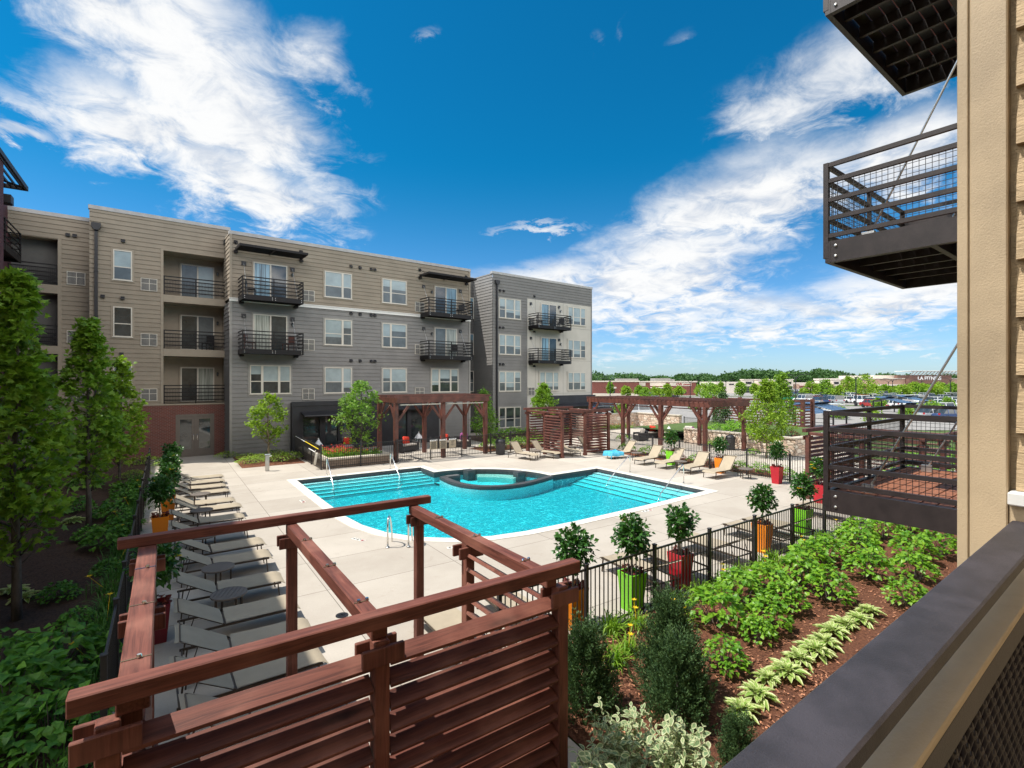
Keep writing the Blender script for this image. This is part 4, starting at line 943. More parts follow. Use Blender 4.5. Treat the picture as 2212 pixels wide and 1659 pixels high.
full = [(.36-.03*(k % 3), .15-.037*k) for k in range(11)]
notice(12.55, 'tan notice sign full of small print, nearest the pergola middle post on its left', full)
notice(13.15, 'tan notice sign full of small print between the two other signs', full)
notice(13.75, 'tan notice sign with a few short centred lines, third beside the others', [(.28, .15), (.2, .10), (.22, .05), (.12, 0), (.26, -.06), (.1, -.11)])
# ------------------------------------------------------------------ loungers and tables
def make_lounger(ang, label):
    """foot at +x, head at -x, length 1.95"""
    t_ = thing('sun_lounger', label, 'sun lounger', (0, 0, 0), 0, 'tan sling sun loungers')
    W2 = .33; hx, hz = -.28, .345; La = .78; ca, sa = math.cos(R(ang)), math.sin(R(ang))
    b = MB(); n_ = 14; prof = []
    for i in range(n_+1):
        u = i/n_; x = hx+.03+u*1.19; z = hz-.012*math.sin(u*math.pi)+.015-(max(0, u-.86)/.14)**2*.075; prof.append((x, z))
    vs = [(x, y, z-.012*(1-(y/W2)**2)) for x, z in prof for y in (-W2, -W2/2, 0, W2/2, W2)]
    b.raw(vs, [(5*i+j, 5*i+j+1, 5*i+6+j, 5*i+5+j) for i in range(n_) for j in range(4)][::1]); b.raw([(p[0], p[1], p[2]-.008) for p in vs], [(5*i+j, 5*i+5+j, 5*i+6+j, 5*i+j+1) for i in range(n_) for j in range(4)])
    b.build('seat_sling', M['sling'], t_, True)
    b = MB(); prof = []
    for i in range(9):
        u = i/8; x = hx-.02-u*La*ca; z = hz+u*La*sa+.012+(max(0, u-.85)/.15)**2*-.03; prof.append((x-(max(0, u-.85)/.15)**2*.02, z))
    vs = [(x+.02*(1-(y/W2)**2)*sa, y, z-.012*(1-(y/W2)**2)*ca) for x, z in prof for y in (-W2, -W2/2, 0, W2/2, W2)]
    b.raw(vs, [(5*i+j, 5*i+5+j, 5*i+6+j, 5*i+j+1) for i in range(8) for j in range(4)]); b.raw([(p[0]+.008*sa, p[1], p[2]-.008) for p in vs], [(5*i+j, 5*i+j+1, 5*i+6+j, 5*i+5+j) for i in range(8) for j in range(4)])
    b.build('backrest_sling', M['sling'], t_, True)
    b = MB()
    for s in (-1, 1):
        y = s*(W2-.022); b.bar((hx-.65, y, hz-.038), (hx+1.13, y, hz-.038), .024, .036); b.tube([(hx+.02*sa, y, hz-.018), (hx-La*.97*ca+.02*sa, y, hz+La*.97*sa-.018)], .012, 6)
    for x in (hx-.62, hx+.02, hx+.62, hx+1.13): b.bar((x, -W2, hz-.04), (x, W2, hz-.04), .024, .024)
    b.tube([(hx-La*.97*ca+.02*sa, -W2+.03, hz+La*.97*sa-.02), (hx-La*.97*ca+.02*sa, W2-.03, hz+La*.97*sa-.02)], .011, 6); b.build('frame', M['lounge_frame'], t_)
    for x in (hx-.55, hx+1.08):
        for s in (-1, 1): b = MB(); b.bar((x, s*(W2-.01), hz-.05), (x+.03*(1 if x > 0 else -1), s*(W2-.01), 0.005), .03, .022, up=(1, 0, 0)); b.build('leg', M['lounge_frame'], t_)
    b = MB()
    for s in (-1, 1): b.tube([(hx-La*.62*ca, s*(W2-.06), hz+La*.62*sa-.01), (hx-.5, s*(W2-.06), hz-.03)], .008, 5)
    b.build('back_support', M['lounge_frame'], t_); return freeze(t_)
G_L = 'loungers in the left hand row'
proto = make_lounger(30, 'x'); steep = make_lounger(52, 'x')
ordn = ['first', 'second', 'third', 'fourth', 'fifth', 'sixth', 'seventh', 'eighth', 'ninth', 'tenth', 'eleventh', 'twelfth', 'thirteenth', 'fourteenth', 'fifteenth']
rowY = [25.25, 24.15, 22.95, 21.75, 20.0, 18.95, 17.4, 16.0, 14.35, 13.25, 11.55, 10.1, 8.95, 7.95, 6.9]
used = [False, False]
def put(which, x, y, rz, label, group):
    p_ = (proto, steep)[which]
    if not used[which]: used[which] = True; p_.location = (x, y, 0); p_.rotation_euler = (0, 0, rz); p_['label'] = label; p_['group'] = group; return p_
    return dup(p_, (x, y, 0), rz, label, group=group)
for i, y in enumerate(rowY):
    dx = random.uniform(-.06, .06)
    put(0, 1.14+dx-(.06 if i > 10 else 0), y, R(random.uniform(-2.5, 2.5)), 'tan sling lounger, %s counted from the far door end of the left row' % ordn[i] if i not in (0, 14) else ('tan sling lounger at the far door end of the left row' if i == 0 else 'tan sling lounger nearest the camera under the front cabana'), G_L)
def tbl():
    t_ = thing('side_table', 'x', 'side table', (0, 0, 0), 0, 'small round side tables'); b = MB(); r_ = .30; n_ = 8
    for k in range(n_):
        y0, y1 = -r_+2*r_*k/n_+.004, -r_+2*r_*(k+1)/n_-.004; ym = max(abs(y0), abs(y1)); 
        pts = []
        for q in range(5): y = y0+(y1-y0)*q/4; pts.append((math.sqrt(max(.0005, r_*r_-y*y)), y))
        for q in range(5): y = y1+(y0-y1)*q/4; pts.append((-math.sqrt(max(.0005, r_*r_-y*y)), y))
        b.prism(pts, .435, .455)
    b.build('table_top', M['table_top'], t_); b = MB(); b.lathe([(.302, .415), (.312, .43), (.312, .452), (.301, .457), (.301, .43), (.29, .415)], n=28); b.build('rim', M['table_top'], t_)
    for a in range(4): b = MB(); c_, s_ = math.cos(R(45+90*a)), math.sin(R(45+90*a)); b.bar((.24*c_, .24*s_, 0), (.24*c_, .24*s_, .42), .03, .03, up=(c_, s_, 0)); b.build('leg', M['lounge_frame'], t_)
    return freeze(t_)
T0 = tbl(); tabs = [(1.05, 21.0, 'gray round side table in the left row below the third lounger from the far end'), (.95, 18.35, 'gray round side table in the left row, second from the far end'), (.85, 15.3, 'gray round side table partly under the cabana back beam'), (.95, 12.5, 'gray round side table in the left row above the dark red pot'), (1.0, 10.85, 'large looking gray round side table, nearest the camera in the left row'),
 (17.65, 23.1, 'round side table between two loungers beside the far cabana'), (21.75, 19.2, 'round side table behind the towel lounger on the right'), (21.2, 15.9, 'round side table standing before the right hand handrail'), (21.85, 12.85, 'round side table at the near end of the right lounger row'), (20.6, 23.3, 'round side table inside the far cabana')]
for i, (x, y, l) in enumerate(tabs):
    if i == 0: T0.location = (x, y, 0); T0['label'] = l
    else: dup(T0, (x, y, 0), R(i*17), l)
GR = 'loungers in the right hand row'
put(1, 21.95, 20.45, math.pi+R(-8), 'steeply raised tan lounger with a turquoise towel over its foot', GR)
for (x, y, l) in ((21.55, 18.15, 'tan lounger next to the towel lounger on the right'), (21.55, 16.75, 'tan lounger before the lime pot in the right row'), (21.4, 15.2, 'tan lounger between the lime and orange pots on the right'), (21.3, 13.75, 'tan lounger before the orange pot, nearest in the right row')): put(1, x, y, math.pi+R(random.uniform(-3, 3)), l, GR)
GC = 'loungers at the far end of the pool'
put(1, 16.9, 23.35, R(-78), 'tan lounger nearest the bin beyond the spa', GC); put(1, 18.3, 23.15, R(-72), 'tan lounger leaning by the left wall of the far cabana', GC)
put(0, 20.0, 23.1, R(-90), 'flat tan lounger inside the far cabana', GC); put(1, 22.0, 23.25, R(-68), 'steeply raised tan lounger in the open corner of the far cabana', GC)
GF = 'loungers with their heads to the near fence'
for i, (x, l) in enumerate(((4.0, 'tan lounger by the near fence inside the front cabana edge'), (5.3, 'tan lounger seen between the cabana side slats'), (8.65, 'tan lounger before the lime pot at the near fence'), (9.75, 'tan lounger behind the lime pot by the near fence'), (11.45, 'tan lounger next to the red pot at the near fence'), (13.55, 'tan lounger left of the second orange pot'), (14.55, 'tan lounger right behind the second orange pot'), (17.75, 'farthest tan lounger along the near fence'))):
    put(0, x, 7.62, R(88+random.uniform(-4, 4)), l, GF)
# towel over the foot of the first right hand lounger
b = MB(); cs = []; nx, ny = 16, 10
for i in range(nx+1):
    for j in range(ny+1):
        u, v_ = i/nx, j/ny; x = -.55+u*1.05; y = -.40+v_*.86; e = max(0, abs(y)-.36)
        z = .37+.028*math.sin(u*9+v_*5)+.02*math.sin(v_*17+u*4); 
        if x < -.36: z -= (-.36-x)*1.15; x = -.36-(-.36-x)*.35
        if y < -.31: z -= (-.31-y)*2.4; y = -.31-(-.31-y)*.4
        cs.append((x, y, z))
q = [(i*(ny+1)+j, (i+1)*(ny+1)+j, (i+1)*(ny+1)+j+1, i*(ny+1)+j+1) for i in range(nx) for j in range(ny)]
b.raw(cs, q); b.raw([(c[0], c[1], c[2]-.012) for c in cs], [f[::-1] for f in q])
o = b.build('beach_towel', M['towel'], None, True); o.location = (21.25, 20.5, .02); o.rotation_euler = (0, 0, R(-8)); tag(o, 'crumpled turquoise towel draped over the foot of a lounger', 'towel')
# ------------------------------------------------------------------ pool metalwork
def handrail(px, py, qx, qy, label):
    t_ = thing('pool_handrail', label, 'handrail', (px, py, 0), 0, 'steel handrails at the pool steps'); d = Vector((qx-px, qy-py, 0)); L = d.length; d.normalize()
    p = [(0, 0, 0), (0, 0, .70), d*.02+Vector((0, 0, .78)), d*.09+Vector((0, 0, .82)), d*.17+Vector((0, 0, .78)), d*L+Vector((0, 0, -.12)), d*(L+.25)+Vector((0, 0, -.42)), d*(L+.36)+Vector((0, 0, -.55)), d*(L+.38)+Vector((0, 0, -1.0))]
    b = MB(); b.tube(p, .022, 10); b.build('rail', M['steel'], t_, True); b = MB(); b.lathe([(.055, .001), (.055, .012), (.03, .022)], n=14); b.build('base_flange', M['steel'], t_)
handrail(6.3, 24.5, 6.12, 22.75, 'left steel handrail at the far pool steps by the flower bed'); handrail(9.42, 24.5, 9.24, 22.85, 'right steel handrail at the far pool steps')
handrail(18.75, 16.98, 16.9, 16.6, 'steel handrail at the right pool steps, nearer the spa'); handrail(18.6, 13.78, 16.6, 13.4, 'steel handrail at the right pool steps, nearer the camera')
t_ = thing('pool_ladder', 'polished steel pool ladder grab rails at the curved near edge', 'pool ladder', (5.1, 13.0, 0), R(-34))
for x in (-.13, .42):
    y0 = -.16+(x+.13)*.06; p = [(x, y0, 0), (x, y0, .55), (x, y0+.03, .70), (x, y0+.13, .80), (x, y0+.27, .76), (x, y0+.42, .52), (x, y0+.50, .26), (x, y0+.52, 0), (x, y0+.52, -.9)]
    b = MB(); b.tube(p, .024, 10); b.lathe([(.055, .014), (.055, .026), (.03, .035)], (x, y0, 0), 14); b.build('grab_rail', M['steel'], t_, True)
b = MB()
for z in (-.3, -.55): b.box(-.13, .42, .36, .44, z, z+.03)
b.build('rung', M['steel'], t_)
# shower post, bins, hose, pole
t_ = thing('foot_shower', 'short square steel shower post in front of the young tree', 'shower post', (4.18, 27.35, 0), 0)
b = MB(); b.bevbox(-.09, .09, -.07, .07, 0, .80, .01); b.build('post', M['galv'], t_); b = MB(); b.bevbox(-.14, .14, -.11, .11, .801, .85, .01); b.tube([(.09, 0, .72), (.2, 0, .74)], .02, 8); b.build('spout', M['steel'], t_)
def bin_(loc, label, h=.95):
    t_ = thing('litter_bin', label, 'bin', loc, 0, 'dark litter bins'); b = MB(); b.lathe([(.24, 0), (.28, .05), (.30, h*.7), (.31, h*.74)], n=18); b.build('body', M['rubbish'], t_, True)
    b = MB(); b.lathe([(.31, h*.745), (.31, h*.78), (.29, h*.9), (.2, h*.98), (.05, h)], n=18); b.tube([(-.2, 0, h*.95), (-.12, 0, h*1.08), (.12, 0, h*1.08), (.2, 0, h*.95)], .02, 6); b.build('lid', M['plastic_black'], t_, True)
bin_((16.75, 25.5, 0), 'dark dome topped bin at the end of the far fence'); bin_((30.1, 18.75, 0), 'dark dome topped bin against the stone planter wall')
t_ = thing('reach_pole', 'yellow and white rescue pole hung along the side fence', 'rescue pole', (6.38, 27, 0)); b = MB(); b.tube([(0, -.6, 1.02), (0, 2.3, 1.12)], .022, 8); b.build('pole', M['yellow'], t_); b = MB(); b.tube([(-.02, 2.3, 1.12), (-.02, 4.6, 1.2)], .016, 8); b.tube([(-.05, -.2, .82), (-.05, 1.2, .86)], .02, 8); b.build('pole_end', M['white_letter'], t_)
b = MB()
for k in range(7): a0 = k*.09; b.tube([(.03*math.sin(k*2.1)+.05*math.cos(q/12*6.283)*(1+.2*k/7), -.12+.02*k-.02+.15*math.sin(q/12*6.283)*.4, .52+.30*math.cos(q/12*6.283+a0)) for q in range(13)], .016, 6)
b.tube([(0, 0, .8), (0, 0, .95)], .02, 6); o = b.build('hose_coil', M['rope'], None, True); o.location = (6.28, 26.6, 0); tag(o, 'coiled cream hose hanging at the corner of the side fence', 'hose')
# ------------------------------------------------------------------ masonry
m, t = new_mat('rubble_stone'); v = coords(t, (1, 1, 2.1))
vo = t.n('ShaderNodeTexVoronoi', i_Vector=v, i_Scale=2.6, i_Randomness=.9); ve = t.n('ShaderNodeTexVoronoi', i_Vector=v, i_Scale=2.6, feature='DISTANCE_TO_EDGE', i_Randomness=.9)
hs = t.n('ShaderNodeSeparateColor', i_0=vo.outputs['Color']); c = t.mix(hs.outputs[0], (.62, .48, .37, 1), (.44, .31, .23, 1)); c = t.mix(t.m('MULTIPLY', t.ramp(hs.outputs[1], .6, .9), .8), c, (.70, .62, .52, 1)); c = t.mix(t.ramp(ve.outputs['Distance'], .05, .01), c, (.22, .17, .13, 1))
p = t.n('ShaderNodeBsdfPrincipled', i_Base_Color=c, i_Roughness=.9); nz = t.n('ShaderNodeTexNoise', i_Vector=v, i_Scale=14.0, i_Detail=5.0)
t.put(p.inputs['Normal'], t.n('ShaderNodeBump', i_Strength=.8, i_Distance=.05, i_Height=t.m('ADD', t.ramp(ve.outputs['Distance'], 0, .12), t.m('MULTIPLY', nz.outputs[0], .4))).outputs[0]); t.n('ShaderNodeOutputMaterial', i_0=p.outputs[0]); M['stone'] = m
def stone_wall(label, pts, H, mat='stone', th=.4, cap_=True, name='stone_wall'):
    t_ = thing(name, label, 'wall', (*pts[0], 0), 0); o0 = Vector((*pts[0], 0)); b = MB(); c = MB()
    for i, (a, q) in enumerate(zip(pts[:-1], pts[1:])):
        A, B = Vector((*a, 0))-o0, Vector((*q, 0))-o0; d = (B-A).normalized(); ex = th/2 if i < len(pts)-2 else 0
        b.bar(A+Vector((0, 0, H/2))-d*(th/2-.003*i), B+d*ex*.99+Vector((0, 0, H/2-.002*i)), th, H); c.bar(A+Vector((0, 0, H+.045+.003*i))-d*(th/2), B+d*(ex+.04)+Vector((0, 0, H+.045+.003*i)), th+.1, .085)
    b.build('masonry', M[mat], t_); c.build('coping', M['stone_cap'], t_)
stone_wall('low rubble stone wall wrapping the lounge patio', [(30.5, 33.6), (38.0, 33.6), (38.0, 28.5)], 1.32)
stone_wall('rubble stone planter wall with pale coping behind the pergola posts', [(32.3, 23.5), (31.0, 22.6), (31.0, 15.2), (36, 15.0)], .98)
stone_wall('block wall of the raised flower bed inside the far fence', [(10.0, 27.7), (10.0, 26.4), (6.75, 26.4), (6.75, 32)], .42, 'bed_block', .28, name='raised_bed_wall')
bed('planting_bed', 6.9, 9.86, 26.55, 32, M['mulch'], z=.34, seed=9); bed('planting_bed', 31.2, 42.5, 15.4, 28.2, M['lawn'], z=.75, seed=10, step=.6)
b = MB(); b.face([(47, 17, -.03), (53, 14, -.03), (55, 19, -.03), (49, 22, -.03)]); struct(b.build('paved_path', M['paver']))
# ------------------------------------------------------------------ patio furniture
def sofa(loc, rz, w_, label, cushion, nm='wicker_armchair', cat='armchair'):
    t_ = thing(nm, label, cat, loc, rz, 'charcoal wicker patio seats'); b = MB(); b.bevbox(-w_/2, w_/2, -.4, .4, .06, .36, .02); b.bevbox(-w_/2, w_/2, .26, .4, .362, .72, .02); b.bevbox(-w_/2, -w_/2+.14, -.4, .258, .362, .6, .02).bevbox(w_/2-.14, w_/2, -.4, .258, .362, .6, .02); b.build('frame', M['wicker'], t_)
    b = MB(); b.bevbox(-w_/2+.15, w_/2-.15, -.39, .25, .364, .48, .04); b.build('seat_cushion', M['gray_cushion'], t_)
    Mx = Matrix.Translation((.08, .12, .68)) @ Matrix.Rotation(R(-15), 4, 'X') @ Matrix.Rotation(R(8), 4, 'Y'); b = MB(); b.bevbox(-.26, .26, -.07, .07, -.24, .24, .05, Mx); b.build('throw_cushion', M[cushion], t_, True)
sofa((9.3, 31.5, 0), R(0), .95, 'dark wicker armchair with big red cushion behind the raised bed', 'red_cushion')
sofa((12.6, 30.0, 0), R(20), 1.5, 'dark wicker sofa with red cushion behind the pergola front post', 'red_cushion', 'wicker_sofa', 'sofa')
sofa((15.3, 30.2, 0), R(-15), 1.0, 'dark wicker armchair with tilted red cushion right of the lantern', 'red_cushion')
sofa((16.6, 29.9, 0), R(-25), 1.1, 'dark wicker armchair with plum cushion near the end of the clubroom wall', 'plum_cushion')
sofa((29.3, 25.5, 0), R(-110), .9, 'dark wicker armchair facing the stone wall patio table', 'gray_cushion')
sofa((31.6, 26.3, 0), R(-20), 1.6, 'dark wicker sofa with orange red cushion before the sunlit stone wall', 'red_cushion', 'wicker_sofa', 'sofa')
sofa((33.6, 24.4, 0), R(-60), 1.8, 'dark wicker sofa with plum cushion by the planter wall end', 'plum_cushion', 'wicker_sofa', 'sofa')
def lantern(loc, h, label):
    t_ = thing('lantern', label, 'lantern', loc, 0, 'white patio lanterns'); b = MB(); s = h*.17; b.bevbox(-s, s, -s, s, 0, h*.06, .006); 
    for x in (-1, 1):
        for y in (-1, 1): b.bar((x*s*.9, y*s*.9, h*.06), (x*s*.9, y*s*.9, h*.62), .02, .02)
    b.lathe([(s*1.6, h*.62), (s*1.4, h*.66), (s*.5, h*.86), (s*.2, h*.93), (s*.2, h)], n=4, M=Matrix.Rotation(R(45), 4, 'Z')); b.build('frame', M['white_letter'], t_); b = MB(); b.lathe([(s*.5, h*.06), (s*.5, h*.35), (.01, h*.36)], n=10); b.build('candle', M['rope'], t_)
for (x, y, z, h, l) in ((7.55, 31.2, .0, 1.05, 'white lantern left of the red cushioned armchair'), (13.75, 30.7, .0, 1.12, 'tall white lantern between the pergola posts'), (32.2, 25.2, .42, .55, 'white lantern on the low table by the stone wall')): lantern((x, y, z), h, l)
t_ = thing('coffee_table', 'low dark square table holding the lantern on the stone wall patio', 'table', (32.1, 25.1, 0)); b = MB(); b.bevbox(-.55, .55, -.4, .4, .36, .42, .01); b.build('table_top', M['wicker'], t_)
for x in (-.5, .5):
    for y in (-.35, .35): b = MB(); b.box(x-.03, x+.03, y-.03, y+.03, 0, .358); b.build('leg', M['wicker'], t_)
# seats on the balconies across the pool
def bchair(a, y, z, rz, label, mat):
    w0 = AB.matrix_basis if False else Matrix.Rotation(R(3.22), 4, 'Z'); p = w0 @ Vector((a, y, z))
    t_ = thing('patio_chair', label, 'chair', p, R(3.22)+rz, 'seats on the far balconies'); b = MB(); b.bevbox(-.25, .25, -.25, .25, .38, .43, .01); b.build('seat', mat, t_)
    b = MB(); b.bevbox(-.25, .25, .22, .26, .435, .9, .01); b.build('backrest', mat, t_)
    for x in (-.22, .22):
        for yy in (-.22, .22): b = MB(); b.box(x-.018, x+.018, yy-.018, yy+.018, 0, .378); b.build('leg', mat, t_)
for (a, y, z, rz, l, m_) in ((5.95, YM-.75, 9.36, R(70), 'dark reclining chair on the top left hanging balcony of the gray block', 'black_metal'), (5.9, YM-.75, 6.27, R(60), 'dark red wooden chair at the left of the third floor balcony', 'wood_far'), (8.0, YM-.75, 6.27, R(-60), 'dark red wooden chair at the right of the third floor balcony', 'wood_far'), (20.2, YM-.7, 9.36, R(-60), 'dark chair on the top right hanging balcony of the gray block', 'black_metal'), (19.6, YM-.7, 6.27, R(-60), 'dark chair on the third floor right hanging balcony', 'black_metal'),
   (29.4, YR-.75, 9.36, R(60), 'dark chair at the left of the white block top balcony', 'black_metal'), (32.0, YR-.75, 9.36, R(-60), 'dark chair at the right of the white block top balcony', 'black_metal'), (4.2, YL+.7, 6.35, R(-40), 'dark chair in the middle recessed balcony of the tan block', 'black_metal')): bchair(a, y, z, rz, l, M[m_])
# ------------------------------------------------------------------ plants
RN = random.Random(21)
def rdir(up=0.0, rn=RN):
    while True:
        v = Vector((rn.uniform(-1, 1), rn.uniform(-1, 1), rn.uniform(-1, 1)))
        if .05 < v.length < 1: v.normalize(); v.z += up; return v.normalized()
MAPLE = [(0, 0), (.16, .10), (.48, .02), (.36, .26), (.52, .52), (.24, .50), (.16, .62), (0, 1.0), (-.16, .62), (-.24, .50), (-.52, .52), (-.36, .26), (-.48, .02), (-.16, .10)]
def leaf(b, p, d, n, L, W_, kind='oval', fold=.25, droop=.2):
    d = d.normalized(); s = d.cross(n)
    if s.length < 1e-4: s = d.cross(Vector((.3, .5, .8)))
    s.normalize(); n = s.cross(d).normalized()
    if kind == 'oval':
        b.raw([p, p+d*L*.45-s*W_/2+n*W_*fold*.5, p+d*L-n*L*droop, p+d*L*.45+s*W_/2+n*W_*fold*.5, p+d*L*.5], [(0, 4, 1), (1, 4, 2), (0, 3, 4), (4, 3, 2)])
    elif kind == 'quad':
        b.raw([p, p+d*L*.5-s*W_/2, p+d*L-n*L*droop, p+d*L*.5+s*W_/2], [(0, 3, 2, 1)])
    elif kind == 'maple':
        vs = [p+d*(y*L)+s*(x*L)-n*(L*droop*(abs(x)*.8+y*y*.5)) for x, y in MAPLE]; vs.append(p+d*L*.35); k = len(MAPLE)
        b.raw(vs, [(k, i, (i+1) % k) for i in range(k)])
    elif kind == 'blade':
        vs = []; m_ = 4
        for i in range(m_+1):
            u = i/m_; c = p+d*(L*u)-Vector((0, 0, 1))*(L*droop*u*u*u); w_ = W_*(1-u**3)*(.7+.6*u if u < .5 else 1.0)/2+.0005
            vs += [c-s*w_, c+s*w_]
        b.raw(vs, [(2*i, 2*i+1, 2*i+3, 2*i+2) for i in range(m_)])
def margin(b, p, d, n, L, W_, m_edge, m_mid, fold, droop):
    """a leaf with a pale margin: outer outline band and inner blade"""
    d = d.normalized(); s = d.cross(n).normalized(); n = s.cross(d).normalized(); O, I = [], []
    for x, y in ((0, 0), (.38, .25), (.5, .48), (.34, .75), (0, 1), (-.34, .75), (-.5, .48), (-.38, .25)):
        c = p+d*L*y+s*W_*x+n*(abs(x)*W_*fold*2-L*droop*y*y); O.append(c)
        I.append(p+d*L*(.5+(y-.5)*.72)+s*W_*x*.62+n*(abs(x)*W_*fold*1.25-L*droop*y*y+.002))
    v0 = len(b.v); b.v += [tuple(q) for q in O+I]
    for i in range(8): j = (i+1) % 8; b.f.append((v0+i, v0+j, v0+8+j, v0+8+i)); b.mi.append(m_edge)
    b.f.append(tuple(v0+8+i for i in range(8))); b.mi.append(m_mid)
def limb(b, pts, r0, r1, n=6):
    k = len(pts); b.tube(pts, [r0+(r1-r0)*i/(k-1) for i in range(k)], n)
def make_tree(name, label, base, H, rad, z0, nclump, per, L, kind, lm, bark, seed, prof='column', group=None, trunk_r=.06, cat='tree', gap=.0, cs=.28):
    rn = random.Random(seed); t_ = thing(name, label, cat, base, rn.uniform(0, 6), group); wd = MB(); b = MB()
    tp = [Vector((0, 0, 0))]
    for i in range(1, 7): tp.append(Vector((rn.uniform(-.03, .03)*i*.5, rn.uniform(-.03, .03)*i*.5, H*.95*i/6)))
    limb(wd, tp, trunk_r, .012, 8)
    def radius(u):
        if prof == 'column': return rad*(min(1, .45+u*2.2) if u < .25 else (1-(u-.25)/.75)**.85*.98+.05)
        if prof == 'round': return rad*max(.12, math.sin(math.pi*min(1, .12+u*.88))**.7)
        if prof == 'vase': return rad*max(.2, (math.sin(math.pi*(u**1.4*.85+.12)))**.75)
        return rad
    lobes = [(rn.uniform(0, 6.28), rn.uniform(0, 1), rn.uniform(-.45, .42)) for _ in range(20)]
    def lob(a, u): return 1+sum(w_*max(0, 1-((math.atan2(math.sin(a-la), math.cos(a-la))/.6)**2+((u-lu)/.10)**2)) for la, lu, w_ in lobes)
    for i in range(nclump):
        u = rn.random()**.85; a = rn.uniform(0, 6.28); q = rn.random(); rr = radius(u)*lob(a, u)*(.30+.72*q**.5)*rn.uniform(.85, 1.08)
        z = z0+u*(H-z0); c = Vector((rr*math.cos(a), rr*math.sin(a), z+rn.uniform(-.1, .1)))
        tz = max(z0*.8, z-rr*.75-rn.uniform(.05, .3)); s0 = Vector((0, 0, tz)); 
        if i % 2 == 0: limb(wd, [s0, s0.lerp(c, .5)+Vector((0, 0, -.06)), c], .008+.012*(1-u), .003, 4)
        size = cs*rn.uniform(.6, 1.25)*(1-.35*u)
        for k in range(int(per*rn.uniform(.7, 1.3))):
            o = Vector((rn.gauss(0, .5), rn.gauss(0, .5), rn.gauss(0, .38)))*size; p = c+o
            d = (o.normalized()*.7+rdir(-.1, rn)*.7+Vector((math.cos(a), math.sin(a), 0))*.4); nn = rdir(1.1, rn)
            leaf(b, p, d, nn, L*rn.uniform(.7, 1.2), L*.72, kind, droop=rn.uniform(.05, .4))
    wd.build('trunk', bark, t_, True); b.build('crown', lm, t_); return t_
MP = [M['maple']]; 
make_tree('maple_tree', 'tall columnar maple at the left edge, nearest of the three garden maples', (-2.22, 12.7, 0), 6.4, .80, 1.3, 190, 25, .14, 'maple', M['maple'], M['bark'], 5, trunk_r=.085, group='columnar maples in the shaded garden', cs=.24)
make_tree('maple_tree', 'columnar maple between the edge tree and the brick wall, middle of three', (-1.83, 19.24, 0), 6.2, .86, 1.5, 150, 23, .16, 'maple', M['maple'], M['bark'], 6, trunk_r=.075, group='columnar maples in the shaded garden', cs=.26)
make_tree('maple_tree', 'smallest brighter maple of the garden in front of the brick wall', (-1.5, 25.84, 0), 5.3, .9, 1.2, 110, 20, .17, 'maple', M['maple_lit'], M['bark'], 7, trunk_r=.06, group='columnar maples in the shaded garden', cs=.34)
make_tree('young_maple_tree', 'small pale green tree standing against the gray siding wall', (4.76, 30.75, 0), 3.7, .98, 1.15, 85, 22, .14, 'maple', M['maple_lit'], M['bark_lit'], 8, 'round', trunk_r=.07, cs=.3)
make_tree('young_maple_tree', 'mid green tree rising from the raised flower bed', (9.0, 27.7, .3), 4.0, 1.1, .75, 105, 22, .14, 'maple', M['tree_mid'], M['bark'], 9, 'vase', trunk_r=.05, cs=.3)
make_tree('young_maple_tree', 'slim green tree in front of the white end block', (26.1, 33.2, 0), 4.15, 1.1, 1.5, 130, 22, .17, 'maple', M['maple'], M['bark'], 10, 'column', trunk_r=.06, cs=.32)
make_tree('linden_tree', 'bright yellow green tree before the stone planter wall', (28.7, 15.6, 0), 4.4, 1.2, 1.05, 175, 25, .15, 'oval', M['maple_lit'], M['bark_lit'], 11, 'column', trunk_r=.06, cs=.32)
make_tree('linden_tree', 'taller green tree just behind the bright tree at the stone planter', (33.5, 17.2, .7), 4.1, .95, .9, 120, 22, .16, 'oval', M['maple'], M['bark'], 12, 'column', trunk_r=.05, cs=.32)
make_tree('small_tree', 'shaded slim tree behind the clubroom pergola by the link wall', (19.3, 31.6, 0), 3.9, .95, .5, 120, 20, .15, 'oval', M['tree_mid'], M['bark'], 13, 'column', trunk_r=.04, cs=.32)
make_tree('small_tree', 'dark columnar evergreen behind the long pergola and the patio wall end', (40.5, 26.0, 0), 3.4, .95, .1, 150, 22, .14, 'oval', M['juniper'], M['bark'], 14, 'column', trunk_r=.05, cs=.3)
# ---- shrubs: a few kinds, each built once or twice, then copied
def shrub(name, label, cat, group, rad, H, n, L, W_, kind, lm, seed, stem=True, dome=True):
    rn = random.Random(seed); t_ = thing(name, label, cat, (0, 0, 0), 0, group); b = MB(); st = MB()
    for i in range(n):
        a = rn.uniform(0, 6.28); q = rn.random()**.5; e = rn.random()
        rr = rad*q*(1.0 if e > .25 else .85); z = H*(.22+.78*(1-(q*.92)**2)*rn.uniform(.55, 1.05)) if dome else H*rn.uniform(.1, 1)
        p = Vector((rr*math.cos(a), rr*math.sin(a), z)); d = Vector((math.cos(a), math.sin(a), rn.uniform(-.35, .25)))+rdir(0, rn)*.5
        leaf(b, p, d, rdir(1.6, rn), L*rn.uniform(.65, 1.15), W_*rn.uniform(.75, 1.15), kind, .2, rn.uniform(.05, .3))
        if i % 9 == 0: limb(st, [Vector((p.x*.15, p.y*.15, 0)), Vector((p.x*.6, p.y*.6, z*.6)), p], .008, .003, 4)
    st.build('stem', M['bark'], t_); b.build('foliage', lm, t_); return freeze(t_)
HYD = 'hydrangeas in the sunny mulch bed'
hyd = [shrub('hydrangea', 'x', 'shrub', HYD, .44, .74, 270, .13, .10, 'oval', M['hydrangea'], s) for s in (31, 32, 33)]
used_h = set()
